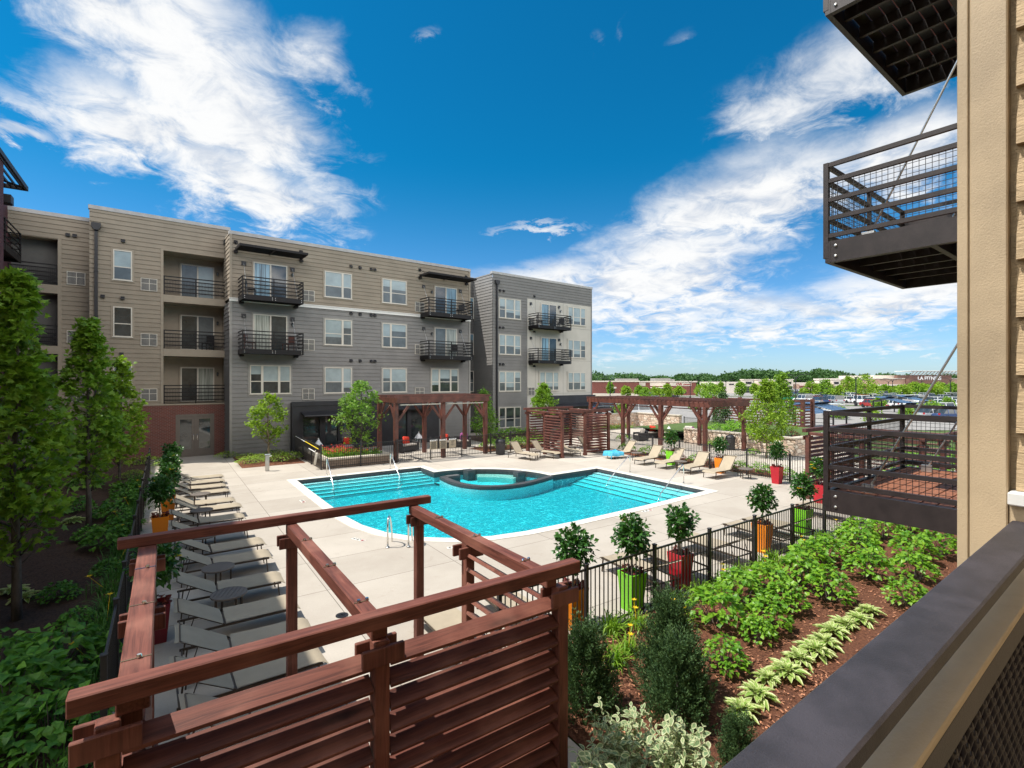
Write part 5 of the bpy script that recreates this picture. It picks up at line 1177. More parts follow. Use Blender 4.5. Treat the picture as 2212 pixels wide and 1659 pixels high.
def place(protos, i, x, y, z, sc, label, group=None, rz=None):
    p_ = protos[i % len(protos)]; rz = RN.uniform(0, 6.28) if rz is None else rz
    if id(p_) not in used_h:
        used_h.add(id(p_)); p_.location = (x, y, z); p_.rotation_euler = (0, 0, rz); p_.scale = (sc,)*3; p_['label'] = label
        if group: p_['group'] = group
        return p_
    return dup(p_, (x, y, z), rz, label, sc, group)
LH = [(7.0, 4.45, .72, 'hydrangea with the largest leaves, standing alone beside the big juniper'), (8.15, 5.35, 1.0, 'broad hydrangea right behind the big juniper'), (8.75, 4.75, .80, 'thin hydrangea in the middle of the bed before a dark shadow'), (8.2, 4.6, .60, 'small sparse hydrangea next to the lone large leaved one'), (9.3, 5.6, .95, 'hydrangea at the fence side before the red pot'),
 (10.15, 5.5, .95, 'hydrangea beside the daylilies in the middle of the fence side row'), (9.75, 4.95, .8, 'hydrangea by the short black path light'), (11.2, 5.35, 1.0, 'dense hydrangea below the second orange pot'), (12.2, 5.65, .95, 'hydrangea at the fence under the second orange pot'), (10.85, 4.65, .92, 'dark green hydrangea facing the bare mulch, near the hosta row end'),
 (13.1, 5.7, .95, 'hydrangea opposite the second lime pot'), (14.0, 5.3, 1.0, 'yellow green hydrangea under the hanging balcony corner'), (12.8, 4.65, .95, 'hydrangea at the wall side below the hanging balcony'), (13.6, 4.1, .9, 'hydrangea nearest the corner board of the building'), (15.2, 5.8, 1.0, 'hydrangea beyond the hanging balcony beside the fence'), (16.4, 5.6, 1.0, 'hydrangea far along the fence beneath the balcony'), (14.9, 4.5, 1.0, 'hydrangea in the shade of the balcony beam'), (16.0, 4.3, 1.0, 'farthest hydrangea along the building side'), (11.9, 3.7, .75, 'hydrangea half hidden by the bronze porch railing'), (17.6, 5.4, 1.1, 'hydrangea at the far end of the bed under the balcony deck')]
for i, (x, y, s, l) in enumerate(LH): place(hyd, i, x, y, .05, s*(1.05 if i else 1.0), l)
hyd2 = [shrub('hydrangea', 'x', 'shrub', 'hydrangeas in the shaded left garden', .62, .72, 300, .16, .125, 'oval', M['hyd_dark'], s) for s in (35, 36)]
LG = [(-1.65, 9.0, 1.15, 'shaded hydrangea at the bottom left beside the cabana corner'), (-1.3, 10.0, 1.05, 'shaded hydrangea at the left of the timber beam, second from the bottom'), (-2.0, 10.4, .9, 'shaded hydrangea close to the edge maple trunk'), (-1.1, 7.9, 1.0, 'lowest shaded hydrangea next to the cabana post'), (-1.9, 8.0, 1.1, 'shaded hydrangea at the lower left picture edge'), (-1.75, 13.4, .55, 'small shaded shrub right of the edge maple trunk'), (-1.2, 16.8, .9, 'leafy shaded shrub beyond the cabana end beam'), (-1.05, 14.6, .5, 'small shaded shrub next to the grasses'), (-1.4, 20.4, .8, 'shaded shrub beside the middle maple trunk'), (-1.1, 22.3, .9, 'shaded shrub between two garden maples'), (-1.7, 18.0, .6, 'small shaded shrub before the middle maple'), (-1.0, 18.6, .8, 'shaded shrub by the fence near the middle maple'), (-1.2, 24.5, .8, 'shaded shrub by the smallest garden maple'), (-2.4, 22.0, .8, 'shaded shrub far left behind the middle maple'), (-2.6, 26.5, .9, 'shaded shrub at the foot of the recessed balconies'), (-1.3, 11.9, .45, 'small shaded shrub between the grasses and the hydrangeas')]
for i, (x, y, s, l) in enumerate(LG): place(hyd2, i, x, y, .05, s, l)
def hosta(seed, label, group):
    rn = random.Random(seed); t_ = thing('hosta', label, 'hosta', (0, 0, 0), 0, group); b = MB()
    for i in range(84):
        a = i*2.4+rn.uniform(-.3, .3); u = i/84; el = R(80-58*u+rn.uniform(-14, 14)); d = Vector((math.cos(a)*math.cos(el), math.sin(a)*math.cos(el), math.sin(el))); p = Vector((.05*math.cos(a)*u, .05*math.sin(a)*u, .05+.03*rn.random()))
        L = (.105+.075*u)*rn.uniform(.75, 1.2); s0 = d*L*.25
        margin(b, p+s0, d, Vector((0, 0, 1)) if abs(d.z) < .95 else Vector((-math.cos(a), -math.sin(a), .3)), L, L*.52, 0, 1, .25, .30+.25*u)
    b.build('foliage', [M['hosta_edge'], M['hosta']], t_); return freeze(t_)
ho = [hosta(41, 'x', 'hostas in a row along the mulch'), hosta(42, 'x', 'hostas in a row along the mulch')]
for i, (x, y, s) in enumerate([(6.26, 3.78, 1.0), (6.69, 3.83, .95), (7.19, 3.88, .85), (7.64, 3.83, 1.12), (8.08, 3.86, 1.05), (8.57, 3.88, 1.1), (9.02, 3.96, 1.05), (9.47, 4.0, 1.1), (9.94, 3.97, 1.05), (10.39, 3.97, 1.05), (10.89, 3.96, 1.05)]):
    place(ho, i, x+RN.uniform(-.06, .06), y+RN.uniform(-.07, .07), .05, s*RN.uniform(.78, .98), ('cream edged hosta nearest the camera in the curving row', 'second cream edged hosta from the near end of the row', 'small cream edged hosta, third of the row after a gap', 'largest cream edged hosta, fourth of the row', 'cream edged hosta, fifth from the near end of the row', 'cream edged hosta, sixth from the near end of the row', 'cream edged hosta, seventh from the near end of the row', 'cream edged hosta, eighth from the near end of the row', 'cream edged hosta, ninth from the near end of the row', 'cream edged hosta, second from the far end of the row', 'cream edged hosta at the far end of the row')[i])
for i, (x, y, s, l) in enumerate([(-2.55, 14.3, 1.0, 'pale hosta at the left picture edge beside the maple trunk'), (-2.3, 13.8, .9, 'pale hosta just left of the edge maple trunk'), (-1.5, 20.9, 1.2, 'pale hosta in shade before the middle maple'), (-2.3, 20.3, 1.2, 'pale hosta in shade left of the middle maple'), (-1.2, 19.4, 1.1, 'pale hosta by the middle maple trunk')]): place(ho, i, x, y, .05, s, l, 'hostas in the shaded left garden')
def tuft(name, label, cat, group, n, L, W_, lm, seed, spread, flowers=0, up=.9):
    rn = random.Random(seed); t_ = thing(name, label, cat, (0, 0, 0), 0, group); b = MB()
    for i in range(n):
        a = rn.uniform(0, 6.28); el = R(rn.uniform(38, 86)); d = Vector((math.cos(a)*math.cos(el), math.sin(a)*math.cos(el), math.sin(el)))
        p = Vector((rn.gauss(0, spread), rn.gauss(0, spread), 0)); leaf(b, p, d, Vector((-math.cos(a)*.3, -math.sin(a)*.3, 1)), L*rn.uniform(.7, 1.15), W_, 'blade', droop=rn.uniform(.25, .75))
    b.build('foliage', lm, t_)
    for k in range(flowers):
        f = MB(); a = rn.uniform(0, 6.28); q = Vector((spread*2.4*math.cos(a), spread*2.4*math.sin(a), L*.72)); f.tube([(0, 0, .1), q], .004, 4)
        for j in range(6): leaf(f, q, Vector((math.cos(j*1.05), math.sin(j*1.05), .6)), Vector((0, 0, 1)), .07, .03, 'oval')
        f.build('flower', M['flower_yellow'], t_)
    return freeze(t_)
dl = [tuft('daylily', 'x', 'daylily', 'daylilies along the near fence', 90, .62, .022, M['daylily'], 51, .07), tuft('daylily', 'x', 'daylily', 'daylilies along the near fence', 80, .6, .02, M['daylily'], 52, .07, 2)]
for i, (x, y, s, l) in enumerate([(5.72, 5.5, .95, 'yellow green daylily clump on the mulch before the first orange pot'), (6.15, 5.6, .9, 'daylily clump right of the foremost daylily'), (6.35, 6.2, 1.0, 'darker daylily clump against the fence by the orange pot'), (6.9, 6.1, 1.0, 'daylily clump at the fence between orange and lime pots'), (8.05, 6.15, 1.0, 'daylily clump at the fence below the lime pot'), (7.5, 5.7, 1.0, 'daylily clump just left of the big juniper tip'), (8.9, 6.2, 1.0, 'daylily clump at the fence below the red pot'), (9.7, 6.25, 1.05, 'daylily clump with yellow flowers beyond the red pot'), (10.4, 6.25, 1.05, 'daylily clump with yellow flowers in the middle of the fence'), (11.2, 6.1, 1.1, 'daylily clump before the second orange pot'), (11.9, 6.3, 1.0, 'daylily clump under the second orange pot'), (13.2, 6.3, 1.0, 'daylily clump below the second lime pot'), (14.4, 6.3, 1.1, 'yellow flowering daylily beside the balcony corner'), (15.6, 6.3, 1.1, 'yellow flowering daylily under the balcony')]): place(dl, i, x, y, .05, s, l)
lt = [tuft('lilyturf', 'x', 'ornamental grass', 'grass clumps along the left fence', 110, .55, .014, M['grass_dark'], 55, .10), tuft('lilyturf', 'x', 'ornamental grass', 'grass clumps along the left fence', 100, .6, .015, M['grass_dark'], 56, .11, 1)]
k = 0
for y in [4.6, 5.4, 6.3, 7.2, 8.2, 9.0, 9.8, 10.7, 11.5, 12.3, 13.2, 14.0, 15.0, 16.0, 17.0, 18.0, 19.0, 20.0, 21.0, 22.0, 23.0, 24.0, 25.0, 26.0, 27.0]:
    k += 1; place(lt, k, -.92+RN.uniform(-.08, .08), y, .05, 1.1, 'dark arching grass clump, number %s along the left fence from the camera' % (ordn[k-1] if k <= 15 else ['sixteen', 'seventeen', 'eighteen', 'nineteen', 'twenty', 'twenty one', 'twenty two', 'twenty three', 'twenty four', 'twenty five'][k-16]))
# ---- junipers: dense sprays of needles
def juniper(seed, label, n, H, rad):
    rn = random.Random(seed); t_ = thing('juniper', label, 'juniper', (0, 0, 0), 0, 'dark junipers by the cabana'); b = MB(); wd = MB(); limb(wd, [(0, 0, 0), (.02, 0, H*.5), (0, .02, H*.9)], .03, .008, 5)
    for i in range(n):                                  # feathery plumes leaning out and up
        u = rn.random()**1.2; a = rn.uniform(0, 6.28); rr = rad*(1-u)**.75*rn.uniform(.25, .95); z = H*(.03+.80*u)
        base = Vector((rr*math.cos(a), rr*math.sin(a), z)); ln = rn.uniform(.16, .34)*(1.25 if u > .75 else 1); ax = Vector((math.cos(a)*rn.uniform(.3, .9), math.sin(a)*rn.uniform(.3, .9), rn.uniform(.7, 1.4))).normalized()
        for k in range(46):
            f = k/46; p = base+ax*(ln*f)+rdir(0, rn)*(.055*(1-f*.8)); leaf(b, p, ax*1.1+rdir(0, rn)*.8, rdir(.6, rn), .042*rn.uniform(.7, 1.3), .014, 'quad', droop=0)
    wd.build('stem', M['bark'], t_); b.build('foliage', M['juniper'], t_); return freeze(t_)
jn = [juniper(61, 'x', 620, 1.5, .56), juniper(62, 'x', 400, 1.05, .42)]
place(jn, 0, 5.84, 4.55, .03, .98, 'tall dark juniper, biggest in the near bed'); place(jn, 1, 4.62, 4.95, .03, 1.08, 'dark juniper pressed against the cabana corner post'); place(jn, 1, 5.42, 4.1, .03, 1.05, 'low dark juniper in front of the tall one'); place(jn, 1, 5.3, 3.2, .03, .6, 'lighter juniper sprig beside the porch railing')
# ---- variegated dogwoods right below the railing
def dogwood(seed, label, nst, H, spread):
    rn = random.Random(seed); t_ = thing('variegated_dogwood', label, 'shrub', (0, 0, 0), 0, 'variegated dogwoods below the railing'); b = MB(); wd = MB()
    for i in range(nst):
        a = rn.uniform(0, 6.28); q = rn.random()**.6; tip = Vector((spread*q*math.cos(a), spread*q*math.sin(a), H*(1-.45*q*q)*rn.uniform(.7, 1.05)))
        pts = [Vector((tip.x*.15, tip.y*.15, 0)), Vector((tip.x*.5, tip.y*.5, tip.z*.55)), tip]; limb(wd, pts, .007, .003, 5)
        for k in range(9):
            u = .35+.65*k/8; p = pts[0].lerp(pts[1], u*2) if u < .5 else pts[1].lerp(pts[2], u*2-1)
            for s in (0, 1):
                aa = k*1.57+s*math.pi+rn.uniform(-.4, .4); d = Vector((math.cos(aa), math.sin(aa), rn.uniform(-.1, .6))); L = rn.uniform(.075, .125)
                margin(b, p, d, rdir(1.5, rn), L, L*.52, 0, 1, .18, rn.uniform(.1, .45))
    wd.build('stem', M['bark_lit'], t_); b.build('foliage', [M['varieg_edge'], M['varieg']], t_); return freeze(t_)
dg = [dogwood(71, 'x', 60, 1.3, .5), dogwood(72, 'x', 34, 1.15, .55)]
place(dg, 0, 4.12, 3.12, .03, .9, 'sunlit cream variegated dogwood at the bottom of the picture', rz=.5); place(dg, 1, 3.6, 3.5, .03, .82, 'shaded variegated dogwood at the cabana corner', rz=2.0); place(dg, 1, 4.15, 3.9, .03, .8, 'shaded variegated shrub between the cabana post and the juniper', rz=4.0)
place(dg, 1, 3.0, 3.15, .03, 1.0, 'variegated shrub whose tips rise before the front louvres', rz=5.0)
# ---- planters with standard hibiscus
def planter(label, col, loc, rz=0, h=.74, w0=.29, w1=.40):
    t_ = thing('planter', label, 'planter', loc, rz, 'tall tapered planters'); b = MB(); a, c = w0/2, w1/2
    ring = lambda s, z: [(-s, -s, z), (s, -s, z), (s, s, z), (-s, s, z)]
    vs = ring(a, 0)+ring(c, h)+ring(c-.025, h)+ring(c-.03, h-.08); f = [(3, 2, 1, 0)]
    for k in range(3): f += [(4*k+i, 4*k+(i+1) % 4, 4*k+4+(i+1) % 4, 4*k+4+i) for i in range(4)]
    b.raw(vs, f); b.build('pot', M[col], t_); b = MB(); b.face([(-c+.03, -c+.03, h-.06), (c-.03, -c+.03, h-.06), (c-.03, c-.03, h-.06), (-c+.03, c-.03, h-.06)]); b.build('soil', M['soil'], t_)
def hibiscus(seed, flowers=0, bloom='flower_yellow', skirt=True, H=.92, rad=.315):
    rn = random.Random(seed); t_ = thing('potted_tree', 'x', 'potted tree', (0, 0, 0), 0, 'standard trees in planters'); b = MB(); wd = MB()
    limb(wd, [(0, 0, -.04), (.01, .01, .3), (-.01, .02, .62), (0, 0, .8)], .022, .012, 7); cz = .72
    for i in range(14): p = rdir(.5, rn)*rad*.7; limb(wd, [(0, 0, .5), (p.x*.5, p.y*.5, cz+p.z*.35), (p.x, p.y, cz+p.z)], .009, .004, 4)
    for i in range(720):
        o = rdir(.1, rn); rr = rad*(.35+.7*rn.random())*(1+.2*math.sin(o.x*7+o.z*5+seed)); p = Vector((o.x*rr, o.y*rr, cz+o.z*rr*1.15)); leaf(b, p, o+rdir(-.2, rn)*.7, rdir(1.2, rn), .105*rn.uniform(.65, 1.2), .08, 'oval', .25, rn.uniform(0, .35))
    wd.build('trunk', M['bark_lit'], t_); b.build('crown', M['pot_leaf'], t_)
    for k in range(flowers):
        f = MB(); o = rdir(.1, rn)*rad*1.02; q = Vector((o.x, o.y, cz+o.z))
        for j in range(6): leaf(f, q, Vector((math.cos(j*1.05), math.sin(j*1.05), .4)), Vector((0, 0, 1)), .085, .07, 'oval', .1)
        f.build('flower', M[bloom], t_)
    if skirt:
        s = MB()
        for i in range(50): a = rn.uniform(0, 6.28); leaf(s, Vector((.12*math.cos(a), .12*math.sin(a), rn.uniform(-.02, .12))), Vector((math.cos(a), math.sin(a), rn.uniform(0, .7))), rdir(1, rn), .11, .08, 'oval')
        s.build('underplanting', M['coleus'], t_)
    return freeze(t_)
hb = [hibiscus(81), hibiscus(82, 1), hibiscus(83, 9), hibiscus(84, 2)]
PL = [('orange_pot', (6.08, 6.85), 0, 1.0, 'first orange pot by the cabana corner', 0), ('green_pot', (7.5, 6.74), 1, 1.0, 'near lime pot'), ('red_pot', (9.2, 6.9), 0, .95, 'bright red pot at the near fence'), ('orange_pot', (12.85, 7.1), 3, .95, 'second orange pot far along the near fence'), ('green_pot', (15.3, 7.25), 3, .95, 'second lime pot below the balcony corner'),
 ('green_pot', (22.15, 17.2), 2, 1.0, 'lime pot with yellow blooms behind the right loungers'), ('orange_pot', (22.1, 14.3), 1, .95, 'orange pot behind the right loungers'), ('red_pot', (21.9, 11.45), 0, 1.0, 'red pot at the end of the right fence'), ('red_pot', (19.4, 8.6), 2, .9, 'pot half hidden at the right cabana post'),
 ('maroon_pot', (-.12, 10.55), 3, 1.05, 'dark red pot in shade in the left row'), ('orange_pot', (-.1, 16.9), 1, 1.0, 'orange pot in the left row beyond the cabana'), ('orange_pot', (.1, 19.6), 3, 1.0, 'orange pot in the middle of the left row'), ('green_pot', (.15, 22.4), 1, 1.0, 'lime pot hidden in leaves in the left row'), ('orange_pot', (.25, 25.3), 0, 1.05, 'orange pot at the door end of the left row')]
NM = {'orange_pot': 'orange', 'green_pot': 'lime green', 'red_pot': 'glossy red', 'maroon_pot': 'dark red'}
for row in PL:
    col, (x, y), hk, sc, l = row[:5]
    planter('tall tapered %s planter: %s' % (NM[col], l), col, (x, y, 0), R(RN.uniform(-4, 4)), .74 if col != 'maroon_pot' else .66); place(hb, hk, x, y, .69 if col != 'maroon_pot' else .60, sc, 'round crowned tree in the '+l)
# ---- low planting elsewhere
gc = [shrub('spreading_shrub', 'x', 'shrub', 'spreading shrubs by the gray wall', .75, .42, 520, .075, .05, 'quad', M['groundcover'], 91)]
for i, (x, y, s, l) in enumerate([(3.75, 29.9, 1.0, 'pale green spreading shrub at the corner by the path'), (4.4, 30.9, .9, 'spreading shrub behind the young tree trunk'), (5.1, 29.9, 1.15, 'largest spreading shrub right of the shower post'), (5.95, 30.6, 1.0, 'spreading shrub next to the hose and side fence'), (3.9, 31.7, .9, 'shaded spreading shrub against the gray siding'), (5.3, 32.1, 1.0, 'shaded spreading shrub under the gray siding lights'), (2.95, 33.2, .9, 'dark spreading shrub right of the brick double door'), (-1.1, 28.6, .9, 'bright yellow green shrub in sun before the brick base'), (.1, 31.5, .9, 'shaded spreading shrub left of the double door'), (-.9, 32.8, 1.2, 'shaded spreading shrub under the brick base')]): place(gc, i, x, y, .04, s, l)
fb = MB(); gb = MB(); rn = random.Random(95)
t_ = thing('flower_bed_plants', 'x', 'flowers', (0, 0, 0), 0)
def blooms(x0, x1, y0, y1, z, n, cols, label, nm='annual_flowers', H=.45):
    t_ = thing(nm, label, 'flowers', ((x0+x1)/2, (y0+y1)/2, z), 0); g = MB(); fs = [MB() for _ in cols]; ox, oy = (x0+x1)/2, (y0+y1)/2
    for i in range(n):
        x, y = RN.uniform(x0, x1)-ox, RN.uniform(y0, y1)-oy; h = H*RN.uniform(.5, 1)
        for k in range(3): leaf(g, Vector((x, y, h*RN.uniform(.1, .9))), rdir(.2), rdir(1), .12, .06, 'quad')
        if i % 2 == 0:
            f = fs[i//2 % len(cols)]; q = Vector((x, y, h+.03))
            for j in range(5): leaf(f, q, Vector((math.cos(j*1.26), math.sin(j*1.26), .3)), Vector((0, 0, 1)), .055, .05, 'quad')
    g.build('foliage', M['hydrangea'], t_)
    for c_, f in zip(cols, fs): f.build('flower', M[c_], t_)['kind'] = 'stuff'
bpy.data.objects.remove(t_)
blooms(6.95, 8.3, 26.6, 28.6, .36, 520, ['flower_red', 'flower_red', 'flower_pink'], 'red and pink bedding flowers in the raised block bed', H=.55)
blooms(8.3, 9.8, 26.6, 27.6, .36, 260, ['groundcover', 'flower_red'], 'yellow green bedding plants right of the red flowers', H=.45)
blooms(31.5, 36.5, 32.3, 33.3, .02, 300, ['flower_red', 'flower_yellow'], 'orange red flowers along the shaded stone wall', H=.5)
sh3 = [shrub('bed_shrub', 'x', 'shrub', 'shrubs behind the fences', .6, .6, 260, .13, .09, 'oval', M['hydrangea'], s) for s in (97, 98)]; sh3.append(shrub('barberry', 'x', 'shrub', 'shrubs behind the fences', .5, .55, 260, .09, .06, 'oval', M['coleus'], 99))
for i, (x, y, s, w_, l) in enumerate([(17.4, 27.6, 1.2, 0, 'green shrub behind the fence by the dome topped bin'), (18.4, 27.6, 1.2, 1, 'green shrub behind the far fence left of the cabana'), (19.6, 27.4, 1.2, 0, 'green shrub just behind the far cabana left post'), (20.8, 27.2, 1.3, 1, 'green shrub behind the far cabana slats'), (23.9, 21.9, .9, 1, 'green shrub behind the fence right of the far cabana'), (23.8, 20.2, .9, 0, 'green shrub behind the fence by the towel lounger'), (23.7, 18.9, .9, 1, 'green shrub left of the lime pot behind the fence'), (23.6, 17.9, .9, 2, 'dark red barberry behind the lime pot'), (23.6, 16.6, .9, 0, 'green shrub right of the lime pot behind the fence'), (23.5, 15.5, .9, 2, 'dark red barberry left of the orange pot'), (23.4, 14.2, .9, 1, 'green shrub behind the orange pot'), (23.4, 13.0, .9, 0, 'green shrub right of the orange pot'), (23.3, 11.9, .9, 1, 'green shrub behind the right end red pot'), (23.3, 10.7, .9, 0, 'green shrub right of the end red pot'), (32.6, 21.3, 1.2, 0, 'bright green shrub in the stone planter beside the pergola post'), (32.8, 20.0, 1.3, 1, 'bright green shrub in the middle of the stone planter'), (34.2, 20.9, 1.5, 0, 'taller bright green shrub at the back of the stone planter'), (32.6, 18.8, 1.0, 1, 'bright green shrub in the stone planter by the far post'), (33.6, 16.6, 1.0, 2, 'dark red shrub at the right end of the stone planter'), (24.6, 33.0, 1.2, 0, 'dark shrub at the foot of the link wall'), (23.2, 33.3, 1.3, 1, 'dark shrub left of the link wall downspout'), (21.0, 32.6, 1.5, 0, 'dark shrub behind the pergola right posts'), (27.8, 32.6, 1.1, 1, 'dark shrub at the base of the white end block'), (28.9, 16.5, .7, 0, 'small shrub at the foot of the stone planter wall'), (30.3, 20.2, .8, 1, 'dark cone shrub before the stone planter wall'), (28.0, 26.0, .9, 0, 'yellow flecked shrub on the lounge patio')]): 
    place([sh3[w_]], 0, x, y, .75 if 31.3 < x < 40 and 15.4 < y < 28 else .04, s, l)
# path lights
for (x, y, l) in ((9.95, 4.95, 'small black path light among hydrangeas in the mulch'), (13.35, 4.95, 'small black path light farther along the mulch bed')):
    t_ = thing('path_light', l, 'path light', (x, y, .05), 0, 'black path lights'); b = MB(); b.lathe([(.015, 0), (.015, .42)], n=8); b.build('post', M['black_metal'], t_); b = MB()
    for k in range(4): b.lathe([(.03, .40+.035*k), (.055, .41+.035*k), (.05, .425+.035*k)], n=12)
    b.build('lamp_head', M['black_metal'], t_)
# ------------------------------------------------------------------ beyond the courtyard
RZ = R(YAW-90)
def UV(u, d): return d*(u-1106)/1087
def ZV(v, d): return EYE+(823-v)/1087*d
def site(d, r, z=-.04): return FR(d, r, z)
# long brick drugstore
d0 = 158; r0 = UV(1276, d0); w0 = UV(1504, d0)-r0
t_ = thing('store_building', 'long low brick drugstore with red letters beyond the road', 'store', site(d0, r0), RZ)
b = MB(); b.box(14.5, w0, 0, 22, 0, 4.1); b.box(0, 14.4, -3, 18, 0, 4.2); b.build('wall', M['brick_far'], t_)
b = MB(); b.box(14.45, w0+.3, -.25, 22, 4.102, 4.5).box(-.3, 14.6, -3.25, 18, 4.202, 4.6); b.build('cornice', M['stucco'], t_)
b = MB()
for a, c in ((15, 17.2), (18.4, 23.6), (24.6, 31.6)): b.box(a+.2, min(c, w0-1), -.08, -.003, 2.95, 4.0)
b.box(.2, 14.2, -3.06, -3.003, 0, .7); b.box(4.2, 7.4, -3.3, -3.003, 2.2, 2.7); b.build('fascia_panel', M['stucco'], t_)
b = MB(); b.box(18.6, 23.8, -2.6, -.1, 2.3, 2.6); 
for x in (18.8, 23.5): b.box(x-.2, x+.2, -2.5, -2.1, 0, 2.29)
b.build('entrance_canopy', M['stucco'], t_)
b = MB(); b.box(4.6, 7.0, -3.06, -3.005, .75, 2.1).box(19.5, 22.8, -.06, -.004, .1, 2.2).box(25.5, 30, -.06, -.004, .6, 1.4); b.build('shop_window', M['glass_dark'], t_)
b = MB(); b.box(10, 17, 8, 12, 4.61, 5.3).box(22, 27, 6, 12, 4.51, 5.4).box(27.4, 28.6, 7, 9, 4.51, 5.1); b.build('roof_unit', M['gray_trim'], t_)
o = mesh_obj('sign_lettering', text_mesh('CVS', 1.0, .04, True), M['red_letter'], t_); o.location = (27.7, -.13, 3.46); o.rotation_euler = (R(90), 0, 0)
o = mesh_obj('sign_lettering', text_mesh('pharmacy', .62, .04, True), M['red_letter'], t_); o.location = (30.3, -.13, 3.46); o.rotation_euler = (R(90), 0, 0)
# cream strip of shops
d0 = 188; r0 = UV(1546, d0)
t_ = thing('shop_row', 'cream stucco row of shops with small raised towers', 'shops', site(d0, r0), RZ)
L_ = lambda u: UV(u, d0)-r0
b = MB(); b.box(0, L_(1606), 0, 16, 0, 4.2); b.box(L_(1606)+.01, L_(1830), 4, 18, 0, 3.9); b.build('wall', M['stucco'], t_)
for a, c in ((1615, 1636), (1646, 1664), (1676, 1695), (1706, 1723), (1780, 1799), (1809, 1827)):
    b = MB(); b.box(L_(a), L_(c), 3, 6, 0, 4.9); b.box(L_(a)-.2, L_(c)+.2, 2.8, 6.2, 4.91, 5.2); b.build('tower', M['stucco'], t_)
    b = MB(); b.box(L_(a)+.7, L_(c)-.7, 2.93, 2.995, 3.3, 4.2); b.build('dark_sign', M['charcoal'], t_)
    b = MB(); b.box(L_(a)+.3, L_(c)-.3, 2.9, 2.99, .1, 2.5); b.build('shop_window', M['glass_dark'], t_)
b = MB()
for u in (1600, 1640, 1669, 1700, 1727, 1755, 1771, 1804): b.box(L_(u), L_(u)+1.3, 2.4, 3.9, 0, 3.3)
b.build('brick_pier', M['stucco_tan'], t_); b = MB(); b.box(L_(1730), L_(1778), 3.0, 3.99, 2.2, 2.7); b.build('red_awning', M['brick_far'], t_)
b = MB(); b.box(5, 6.8, -.06, -.004, 3.0, 3.5); b.build('dark_sign', M['charcoal'], t_)
# gym with big white letters
d0 = 214; r0 = UV(1880, d0); L_ = lambda u: UV(u, d0)-r0
t_ = thing('gym_building', 'tan and brown gym building with white letters under a fin canopy', 'gym', site(d0, r0), RZ)
b = MB(); b.box(0, L_(2170), 0, 40, 2.6, 5.3); b.build('wall', M['stucco_tan'], t_); b = MB(); b.box(.1, L_(2170), .1, 39, 0, 2.599); b.build('wall', M['brick_far'], t_)
b = MB(); b.box(-.4, L_(1954), -.4, 40, 5.31, 5.75).box(-.3, L_(1950), -.5, -.01, 2.5, 3.1).box(L_(2047), L_(2170), -.4, 40, 5.31, 5.75).box(6, 22, 6, 30, 5.76, 7.0); b.build('cornice', M['stucco'], t_)
b = MB(); b.box(L_(1955), L_(2046), -2.2, 12, 3.4, 7.0); b.build('sign_tower', PM('gym_brown', (.17, .09, .07), .8), t_)
b = MB(); b.box(L_(1966), L_(2036), -2.0, -.1, .1, 3.39); b.build('shop_window', M['glass_dark'], t_)
for a, c in ((1890, 1903), (1915, 1930)): b = MB(); b.box(L_(a), L_(c), -.06, -.004, .1, 2.4); b.build('shop_window', M['glass_dark'], t_)
b = MB(); b.box(L_(1947), L_(2066), -5, 4, 8.55, 8.8)
for k in range(14): x = L_(1958)+k*(L_(2055)-L_(1958))/13; b.bar((x, -2.1, 7.0), (x, -4.2, 8.5), .25, .3)
b.build('fin_canopy', M['white_trim'], t_)
o = mesh_obj('sign_lettering', text_mesh('LA FITNESS', 2.0, .06, True), M['white_letter'], t_); o.location = (L_(1998), -2.3, 5.6); o.rotation_euler = (R(90), 0, 0)
# picnic shelters with blue roofs
def shelter(u, d, w_, label, blue_right=True):
    t_ = thing('picnic_shelter', label, 'shelter', site(d, UV(u, d)), RZ-R(55), 'blue roofed shelters'); h = w_/2
    b = MB(); b.raw([(-h, -1.6, 1.75), (h*.1, -1.6, 2.45), (h*.1, 1.6, 2.45), (-h, 1.6, 1.75)], [(0, 1, 2, 3)]); b.raw([(-h, -1.6, 1.68), (h*.1, -1.6, 2.38), (h*.1, 1.6, 2.38), (-h, 1.6, 1.68)], [(3, 2, 1, 0)]); b.build('dark_roof_slope', M['charcoal'], t_)
    b = MB(); b.raw([(-h*.75, -1.7, 2.455), (h, -1.7, 1.72), (h, 1.6, 1.72), (-h*.75, 1.6, 2.455)], [(0, 1, 2, 3)])
    for k in range(9): x = -h*.75+(k+.5)*(h*1.75)/9; z = 2.46-(k+.5)/9*.735; b.box(x-.02, x+.02, -1.7, 1.6, z-.01, z+.05)
    b.build('blue_roof_slope', M['roof_blue'], t_)
    for x in (-h*.8, h*.85):
        for y in (-1.4, 1.4): b = MB(); b.box(x-.06, x+.06, y-.06, y+.06, 0, 1.8); b.build('post', M['black_metal'], t_)
    b = MB(); 
    for z in (.5, .9): b.box(-h*.75, h*.8, -1.42, -1.38, z, z+.05)
    b.build('rail', M['black_metal'], t_)
shelter(1735, 45, 3.4, 'blue roofed shelter just behind the slatted trellis'); shelter(1778, 49, 3.5, 'blue roofed shelter beside the trellis, second from the left'); shelter(1925, 66, 3.8, 'blue and black gabled shelter in the middle of the car park edge'); shelter(1966, 72, 3.6, 'farthest blue roofed shelter by the gym car park')
